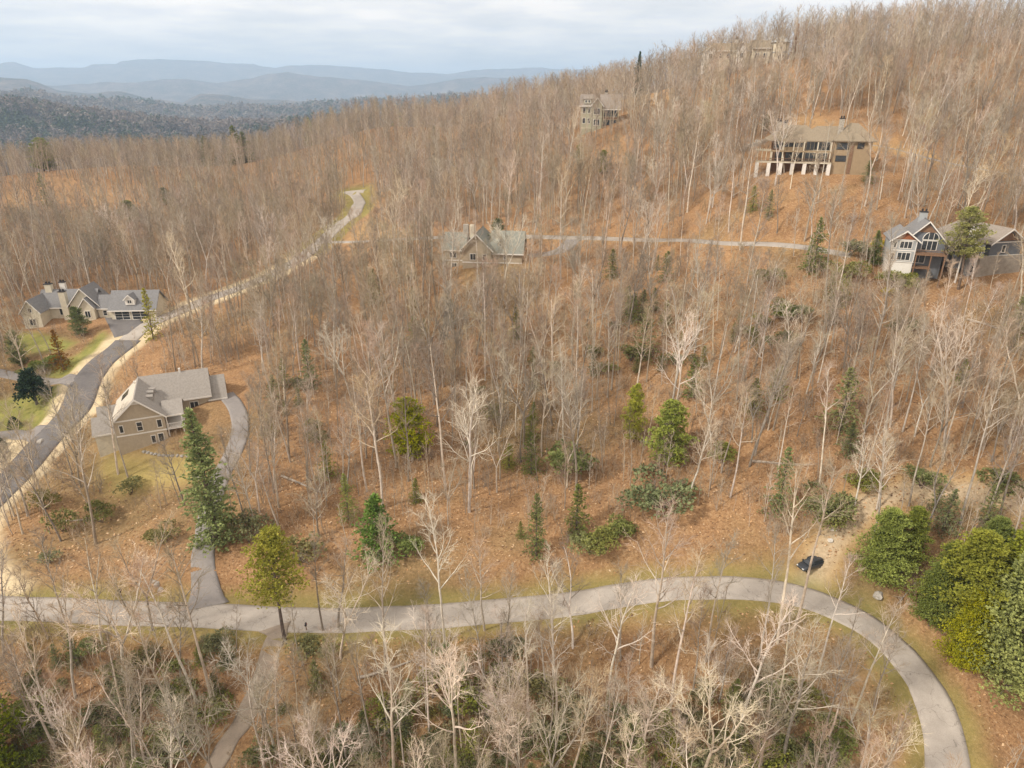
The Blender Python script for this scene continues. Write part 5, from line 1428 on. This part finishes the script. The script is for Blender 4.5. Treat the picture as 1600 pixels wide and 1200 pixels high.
for a, b, c in zip(x, y, z):
    k = rn.choice([0, 1, 2, 3, 3, 4, 4, 5, 5]); s_ = rn.uniform(.5, 1.2)
    V.append((a, b, c)); S.append((s_, s_, s_*rn.uniform(.8, 1.2))); I.append(k); T.append((rn.gauss(0, .06), rn.gauss(0, .06), rn.uniform(0, 6.28)))
print('saplings', len(V))
scatter('underbrush', V, S, I, T, sm, 'thin leafless saplings and brush on the forest floor', 'underbrush')

# laurel and young hemlock under the wood
rl = random.Random(17); nl_ = 0
litems = []
tries = 0
while nl_ < 265 and tries < 9000:
    tries += 1
    if rl.random() < .76: px = rl.uniform(-20, 1320); py = rl.uniform(985, 1290); low = True
    else: px = rl.uniform(400, 1600); py = rl.uniform(420, 860); low = False
    x, y = hit(px, py)
    mo = float(fbm(np.array([x/16]), np.array([y/16]), 61, 3)[0])
    if mo < (.44 if low else .56)-(.05 if px > 640 and low else 0): continue
    if not clear_of_roads(x, y, 3.2) or not cz_ok(x, y): continue
    if any(abs(x-a) < 2.1 and abs(y-b) < 2.1 for a, b, c in OCC[-200:]): continue
    if not low and any(v[0]-10 < px < v[1]+10 and v[3]-20 < py < v[3]+40 for v in VIEWS[:8]): continue
    OCC.append((x, y, 1.5)); r_ = rl.random()
    if r_ < (.56 if low else .22): p = rl.choice(LAUR); nm, ct, wd, h_ = 'laurel_shrub', 'shrub', 'evergreen laurel', rl.uniform(1.6, 3.6); cmx = rl.choice([None, None, M_HEM, M_OLIVE])
    elif r_ < (.8 if low else .9): p = rl.choice(HEM); nm, ct, wd, h_ = 'hemlock_tree', 'hemlock', 'young drooping hemlock', rl.uniform(3, 8); cmx = rl.choice([None, M_PINE, M_LAUREL])
    else: p = rl.choice(OLIV); nm, ct, wd, h_ = 'brush_shrub', 'shrub', 'thin olive green shrub', rl.uniform(1.5, 3.2); cmx = None
    o = plant(p, x, y, h_, '-', ct, group=wd+'s under the bare trees', wide=rl.uniform(.9, 1.4), name=nm, crown_m=cmx)
    litems.append((o, px, py, wd)); nl_ += 1
relabel(litems, 'shrub')
print('laurels', nl_)
# ---------------------------------------------------------------- leaf litter lying on the near ground
nL = 100000
x = RNG.uniform(-175, 175, nL*2); y = RNG.uniform(50, 230, nL*2)
k = (np.abs(x) < .92*y+10) & (RNG.random(nL*2) < np.clip((235-y)/150, .1, 1))
x, y = x[k], y[k]
ok = np.ones(len(x), bool)
gi = np.clip(np.searchsorted(XS, x)-1, 0, len(XS)-2); gj = np.clip(np.searchsorted(YS, y)-1, 0, len(YS)-2)
ok &= (grass[gj, gi] < .35) & (straw[gj, gi] < .35)
for kk, (w, P) in list(LINES.items())+list(DLINES.items()): ok &= dist_line(x, y, P) > w/2+.5
for P in FOOT: ok &= ~in_poly(x, y, P)
ok &= RNG.random(len(x)) < .35+.9*fbm(x/4, y/4, 83, 3)
x, y = x[ok], y[ok]; z = zg(x, y); n_ = len(x); print('leaves', n_)
sz = RNG.uniform(.10, .30, n_); a = RNG.uniform(0, 6.28, n_); b = RNG.uniform(-.5, .5, n_); c = RNG.uniform(-.5, .5, n_)
ca, sa = np.cos(a), np.sin(a)
P0 = np.c_[x, y, z+.06]; U = np.c_[ca, sa, b]*sz[:, None]; Vv = np.c_[-sa, ca, c]*(sz*.6)[:, None]
VV = np.stack([P0-U, P0-Vv, P0+U, P0+Vv], 1).reshape(-1, 3); Q = np.arange(4*n_).reshape(-1, 4)
me = bpy.data.meshes.new('leaf_litter'); fast_mesh(me, VV, Q)
at = me.attributes.new('tone', 'FLOAT', 'POINT'); at.data.foreach_set('value', np.repeat(RNG.random(n_), 4).astype(np.float32))
m = bpy.data.materials.new('dry_leaves'); m.use_nodes = True; t = m.node_tree; b_ = t.nodes['Principled BSDF']; b_.inputs['Roughness'].default_value = .9
an = t.nodes.new('ShaderNodeAttribute'); an.attribute_name = 'tone'; cr = t.nodes.new('ShaderNodeValToRGB'); e = cr.color_ramp.elements
for q in range(3): e.new(.5)
for q, (p_, c_) in zip(e, [(0, (.13, .07, .04)), (.3, (.28, .145, .06)), (.55, (.42, .23, .095)), (.8, (.55, .33, .17)), (1, (.62, .46, .29))]): q.position = p_; q.color = c_+(1,)
t.links.new(an.outputs['Fac'], cr.inputs[0]); t.links.new(cr.outputs[0], b_.inputs['Base Color']); me.materials.append(m)
lo = bpy.data.objects.new('leaf_litter', me); COL.objects.link(lo); tag(lo, 'dry brown and tan leaves strewn over the forest floor', 'leaves', kind='stuff')

# ---------------------------------------------------------------- the parked car
M_CAR = mat('dark_blue_grey_paint', (.035, .04, .048), .3, var=.05, scale=1, spec=.6)
M_TYRE = mat('black_rubber', (.02, .02, .02), .9, var=.1); M_RIM = mat('grey_alloy', (.45, .45, .46), .35, var=.05, metal=.8)
M_LAMP = mat('clear_lamp_lens', (.8, .8, .78), .15, var=.03, spec=.8); M_TAIL = mat('red_lamp_lens', (.35, .02, .02), .3, var=.05)
x, y = hit(1266, 886)
a_ = hit(1252, 897)-hit(1284, 866); hd = math.atan2(a_[1], a_[0])
car = empty('parked_car', (x, y, float(zg(x, y))+.02), hd, 'dark blue-grey car parked on the dirt track just off the road', 'car')
def loft(secs, name, m, par=car):
    """body lofted through cross sections at stations along x: (x, half width low, half width high, z low, z mid, z high)"""
    mb = MB(); n = 10; 
    for (X, wl, wh, z0, z1, z2) in secs:
        r_ = .12
        pr = [(-wl+.05, z0), (wl-.05, z0), (wl, z0+.12), (wl, z1), (wh+.02, z2-r_), (wh-.14, z2), (-wh+.14, z2), (-wh-.02, z2-r_), (-wl, z1), (-wl, z0+.12)]
        mb.v += [(X, a, b) for a, b in pr]
    for s_ in range(len(secs)-1):
        for k in range(n):
            k2 = (k+1) % n; mb.f.append((s_*n+k, s_*n+k2, (s_+1)*n+k2, (s_+1)*n+k)); mb.mi.append(0)
    mb.f.append(tuple(range(n-1, -1, -1))); mb.f.append(tuple((len(secs)-1)*n+k for k in range(n))); mb.mi += [0, 0]
    o = mb.build(name, m, par); 
    md = o.modifiers.new('soft_edges', 'BEVEL'); md.width = .04; md.segments = 2; md.limit_method = 'ANGLE'; md.angle_limit = R(25)
    return o
body = loft([(-2.28,.78,.74,.42,.62,.80),(-2.2,.88,.84,.30,.7,1.0),(-1.4,.92,.88,.24,.75,1.06),(0,.93,.89,.24,.75,1.04),(.95,.93,.88,.24,.75,1.0),(1.7,.91,.82,.26,.66,.92),(2.2,.86,.74,.32,.58,.76),(2.32,.74,.66,.38,.52,.62)], 'body', M_CAR)
cab = loft([(-2.05,.80,.72,1.0,1.05,1.12),(-1.75,.84,.68,1.0,1.1,1.52),(-.9,.86,.68,1.0,1.1,1.64),(.1,.86,.67,1.0,1.1,1.6),(.55,.85,.66,1.0,1.06,1.44),(1.15,.82,.7,.95,.98,1.02)], 'cabin_glass', M_GLASS)
loft([(-1.85,.67,.62,1.50,1.52,1.56),(-.9,.70,.62,1.60,1.63,1.68),(.1,.69,.62,1.57,1.6,1.65),(.38,.66,.6,1.50,1.52,1.56)], 'roof', M_CAR)
for X in (1.42, -1.42):
    for s_ in (-1, 1):
        mb = MB(); ring = [(X+.34*math.cos(q), .34+.34*math.sin(q)) for q in np.linspace(0, 6.283, 19)[:-1]]
        mb.prism(ring, 'y', s_*.95, s_*.72) if s_ > 0 else mb.prism(ring, 'y', -.72, -.95)
        w_ = mb.build('wheel', M_TYRE, car); r_ = MB(); ring = [(X+.22*math.cos(q), .34+.22*math.sin(q)) for q in np.linspace(0, 6.283, 13)[:-1]]
        r_.prism(ring, 'y', s_*.955, s_*.965); r_.build('rim', M_RIM, w_)
for s_ in (-1, 1):
    mb = MB(); mb.box(2.06, 2.30, s_*.6-.14, s_*.6+.14, .58, .72); mb.build('headlight', M_LAMP, car)
    mb = MB(); mb.box(-2.31, -2.2, s_*.68-.12, s_*.68+.12, .72, .92); mb.build('tail_light', M_TAIL, car)
    mb = MB(); mb.box(.75, .95, s_*.98-.1, s_*.98+.1, 1.0, 1.14); mb.build('mirror', M_CAR, car)
mb = MB(); mb.box(2.25, 2.36, -.4, .4, .42, .58); mb.build('grille', M_IRON, car)

# ---------------------------------------------------------------- small things
M_ROCK = mat('grey_rock', (.36, .33, .29), .95, var=.3, scale=1.5, bump=.6)
M_LOG = mat('weathered_log', (.40, .34, .28), .95, var=.3, scale=2, bump=.4)
def rock(seed, r, flat=.6):
    rn_ = random.Random(seed); bm = bmesh.new(); bmesh.ops.create_icosphere(bm, subdivisions=2, radius=r)
    for v in bm.verts:
        n0 = v.co.normalized(); k = 1+.28*math.sin(n0.x*3+seed)+.2*math.sin(n0.y*5+seed*2)+rn_.uniform(-.08, .08)
        v.co *= k; v.co.z *= flat
    me = bpy.data.meshes.new('rock'); bm.to_mesh(me); bm.free(); me.materials.append(M_ROCK); return me
def thing_mesh(name, me, px, py, label, cat, group=None, rz=0, dz=0):
    x, y = hit(px, py); o = link(name, me, None, (x, y, float(zg(x, y))+dz), rz); return tag(o, label, cat, group)
thing_mesh('rock', rock(1, .95), 1371, 930, 'flat grey boulder on the litter bank above the road bend', 'rock')
thing_mesh('rock', rock(2, .6), 246, 913, 'grey boulder on the litter bank left of the steep driveway', 'rock')
thing_mesh('rock', rock(3, .5), 252, 921, 'small stone lowest of the group near the road', 'rock')
thing_mesh('rock', rock(4, .45), 240, 908, 'small stone highest of the group near the road', 'rock')
thing_mesh('rock', rock(5, .9), 308, 747, 'pale boulder at the right end of the house yard', 'rock')
thing_mesh('rock', rock(6, .8), 62, 690, 'pale boulder at the corner of the two left roads', 'rock')
thing_mesh('rock', rock(7, .5), 12, 706, 'pale stone in the bed below the side lane', 'rock')
thing_mesh('rock', rock(8, .9), 1196, 198, 'dark ledge rock above the big brown house', 'rock')
thing_mesh('rock', rock(9, 1.2), 1186, 222, 'broad ledge rock left of the big brown house', 'rock')
x0 = MB(); x0.box(-.35, .35, -.25, .25, 0, .4); x0.box(-.2, .25, -.35, -.26, .02, .3)
thing_mesh('litter_bag', x0.mesh('litter_bag', M_WHITE), 1297, 846, 'small white bag lying on the dirt track behind the car', 'bag', dz=.02)
x0 = MB(); x0.prism([(-.5,-.1),(.5,-.25),(.35,.3),(-.3,.35)], 'z', .01, .14)
thing_mesh('paper_scrap', x0.mesh('paper_scrap', M_WHITE), 1302, 829, 'pale scrap farther up the dirt track', 'scrap', dz=.02)
# mailbox and lane lamp
def mailbox(px, py, label):
    x, y = hit(px, py); e_ = empty('mailbox', (x, y, float(zg(x, y))-.1), .2, label, 'mailbox')
    MB().box(-.06, .06, -.06, .06, 0, 1.15).build('post', M_WOOD, e_)
    a = [(-.16,1.16),(.16,1.16),(.16,1.36),(.10,1.46),(0,1.5),(-.10,1.46),(-.16,1.36)]
    b = MB().prism(a, 'y', -.28, .28).build('box', M_IRON, e_); MB().box(.165, .19, -.1, .05, 1.3, 1.5).build('flag', M_TAIL, b)
mailbox(479, 985, 'dark mailbox on the lower verge right of the yellow pine')
mailbox(190, 932, 'dark mailbox on the upper verge at left')
x, y = hit(13, 703); e_ = empty('lamp_post', (x, y, float(zg(x, y))-.1), 0, 'black lamp post in the bed below the side lane', 'lamp post')
MB().tube([(0,0,0),(0,0,2.4)], [.05,.04], 6).build('pole', M_IRON, e_)
l_ = MB().prism([(-.16,-.16),(.16,-.16),(.16,.16),(-.16,.16)], 'z', 2.4, 2.75).build('lantern', M_LAMP, e_); MB().prism([(-.22,2.76),(.22,2.76),(0,2.98)], 'y', -.22, .22).build('cap', M_IRON, l_)
# fallen trunks on the forest floor
def log(px0, py0, px1, py1, label, r0=.26):
    a, b = hit(px0, py0), hit(px1, py1); n = 9; P = [a+(b-a)*t for t in np.linspace(0, 1, n)]
    zz = [float(zg(*p)) for p in P]; sl = np.polyfit(range(n), zz, 1); zz = [max(z_, sl[0]*i+sl[1])+r0*.7 for i, z_ in enumerate(zz)]
    c = Vector((a[0], a[1], zz[0])); pts = [Vector((p[0], p[1], z_))-c for p, z_ in zip(P, zz)]
    e_ = empty('fallen_log', c, 0, label, 'log')
    MB().tube([tuple(p) for p in pts], [r0*(1-.55*i/(n-1)) for i in range(n)], 7, True).build('trunk', M_LOG, e_)
    m = MB(); rn_ = random.Random(int(px0))
    for k in range(7):
        q = pts[rn_.randrange(3, n)]; d_ = (Vector(pts[-1])-Vector(pts[0])).normalized()+rvec(rn_)*.8; d_.z = abs(d_.z)*.6
        m.tube([tuple(q), tuple(q+d_*.9), tuple(q+d_*1.9+rvec(rn_)*.3)], [.08, .05, .015], 4)
    m.build('branch', M_LOG, e_)
log(1510, 500, 1578, 520, 'pale fallen trunk on the slope below the garage wing')
log(1175, 722, 1255, 728, 'fallen trunk lying across the hollow left of the right slope')
log(560, 1060, 640, 1035, 'fallen trunk below the road under the blue-green spruce')
log(440, 745, 500, 770, 'fallen trunk right of the tall spruce')
log(96, 815, 150, 812, 'dark fallen limb on the litter bank at left', .16)
log(1000, 690, 1060, 706, 'fallen trunk at the foot of the broad green pine')
log(1440, 905, 1400, 948, 'thin fallen limb between boulder and big evergreens', .12)
log(60, 1165, 165, 1120, 'fallen trunk in the bottom left wood')
# stone walls by the big brown house drive and the near yard
def stones(readings, label, n=26, r=.42, rows=2):
    P = line(readings, .9); idx = np.linspace(0, len(P)-1, n).astype(int); c = P[0]; z0 = float(zg(*c)); e_ = empty('stone_wall', (c[0], c[1], z0), 0, label, 'wall')
    prot = [rock(40+k, r, .75) for k in range(4)]
    for i, k in enumerate(idx):
        for q in range(rows):
            link('stone', prot[(i+q) % 4], e_, (P[k][0]-c[0]+random.uniform(-.15, .15), P[k][1]-c[1]+random.uniform(-.15, .15), float(zg(*P[k]))-z0+q*r*.95), random.uniform(0, 6))
stones([(1160,235),(1178,228),(1196,222)], 'tumbled stone wall left of the big brown house', 14, .6)
stones([(225,706),(262,712),(300,712)], 'low stone edging in front of the near tan house', 22, .35, 1)

# ---------------------------------------------------------------- woods and roofs far off in the valley
def blob(seed, dark):
    rn_ = random.Random(seed); m = MB()
    for k in range(26 if dark else 34):
        o_ = rvec(rn_); q = Vector((o_.x*3.2, o_.y*3.2, 5.5+o_.z*5)) if not dark else Vector((o_.x*2.4, o_.y*2.4, 5+o_.z*5.5))*1
        a = rvec(rn_)*1.7; b = a.cross(rvec(rn_)).normalized()*1.2; m.tri(tuple(q-a), tuple(q+b), tuple(q+a))
    m.tube([(0,0,-.5),(0,0,7)], [.25,.1], 3); return m
M_FARB = mat('far_twigs', (.22, .18, .15), .95, var=.2, scale=.01, rand=.22); M_FARG = mat('far_needles', (.07, .09, .045), .9, var=.2, scale=.01, rand=.35)
fm = [blob(k, False).mesh('far_bare', [M_FARB]) for k in range(2)]+[blob(5+k, True).mesh('far_pine', [M_FARG]) for k in range(2)]
n0 = 90000; px = RNG.uniform(-60, 900, n0); D = 620*np.exp(RNG.random(n0)*math.log(7.5))
X = (px-800)/F*D*cp/.985; Y = D; X, Y = X*1.0, Y
g_ = ground(X, Y); w_ = np.clip((np.hypot(X, Y)-600)/200, 0, 1)
pn = fbm(X/160, Y/160, 95, 4); dk = pn+.25*(RNG.random(n0)-.5) > .60
fieldm = fbm(X/330, Y/330, 97, 3) > .66
kk = ~fieldm
V = np.c_[X, Y, g_-.3][kk]; I = np.where(dk, 2, 0)[kk]+RNG.integers(0, 2, kk.sum()); s_ = RNG.uniform(.9, 1.8, kk.sum())*np.clip(D[kk]/1100, .9, 3.2)
scatter('valley_forest', V, np.c_[s_, s_, s_*RNG.uniform(.8, 1.2, len(s_))], I, np.c_[0*s_, 0*s_, RNG.uniform(0, 6.28, len(s_))], fm, 'hazy far woodland on the valley floor and low hills', 'forest')
M_FW = mat('far_white_wall', (.62, .60, .56), .8, var=.05); M_FR = mat('far_pale_roof', (.5, .5, .5), .7, var=.05)
far = [(202,170,'lone white building on the valley floor left of the town'),(325,187,'white building nearer than the town'),(378,180,'long white shed, lowest in the far town'),(392,178,'white shed left of the middle of the far town'),(402,181,'white hall in the middle of the far town'),(415,183,'white shed at the right of the far town'),(433,178,'small white roof right of the far town'),(208,229,'pale barn roof just past the near wooded crest'),(232,231,'white roof right of the pale barn'),(30,230,'pale farmhouse far left past the crest')]
for px, py, lab in far:
    t = None; v = (600-py)/F; u = (px-800)/F
    Z = np.exp(np.linspace(math.log(700), math.log(16000), 500)); xx = u*Z; y_ = (cp+v*sp_)*Z; zz = (v*cp-sp_)*Z+CAMZ; dd = zz-(ground(xx, y_)); k = int(np.argmax(dd < 0))
    x_, y_, z_ = xx[k], y_[k], float(ground(xx[k], y_[k])); s_ = Z[k]/F
    e_ = empty('far_building', (x_, y_, z_), random.uniform(-.4, .4), lab, 'building')
    w, d_, h_ = 6*s_*random.uniform(.5, 1.3), 3*s_, 1.2*s_
    MB().prism([(-d_/2,-2),(d_/2,-2),(d_/2,h_),(0,h_*1.5),(-d_/2,h_)], 'x', -w/2, w/2).build('wall', M_FW, e_)
    r_ = MB(); r_.slab((-w/2,-d_*.55,h_*.98),(w/2,-d_*.55,h_*.98),(w/2,0,h_*1.58),(-w/2,0,h_*1.58),.3); r_.slab((-w/2,0,h_*1.58),(w/2,0,h_*1.58),(w/2,d_*.55,h_*.98),(-w/2,d_*.55,h_*.98),.3); r_.build('roof', M_FR, e_)
# ---------------------------------------------------------------- haze
hz = MB(); hz.box(-30000, 30000, -400, 30000, -420+CAMZ, 900+CAMZ)
m = bpy.data.materials.new('pale_air'); m.use_nodes = True; t = m.node_tree; t.nodes.clear()
o_ = t.nodes.new('ShaderNodeOutputMaterial'); pv = t.nodes.new('ShaderNodeVolumePrincipled')
pv.inputs['Color'].default_value = (.58, .77, 1.0, 1); pv.inputs['Density'].default_value = 1.0e-4
pv.inputs['Anisotropy'].default_value = .2
t.links.new(pv.outputs[0], o_.inputs['Volume'])
ho = hz.build('haze', m); tag(ho, kind='stuff')
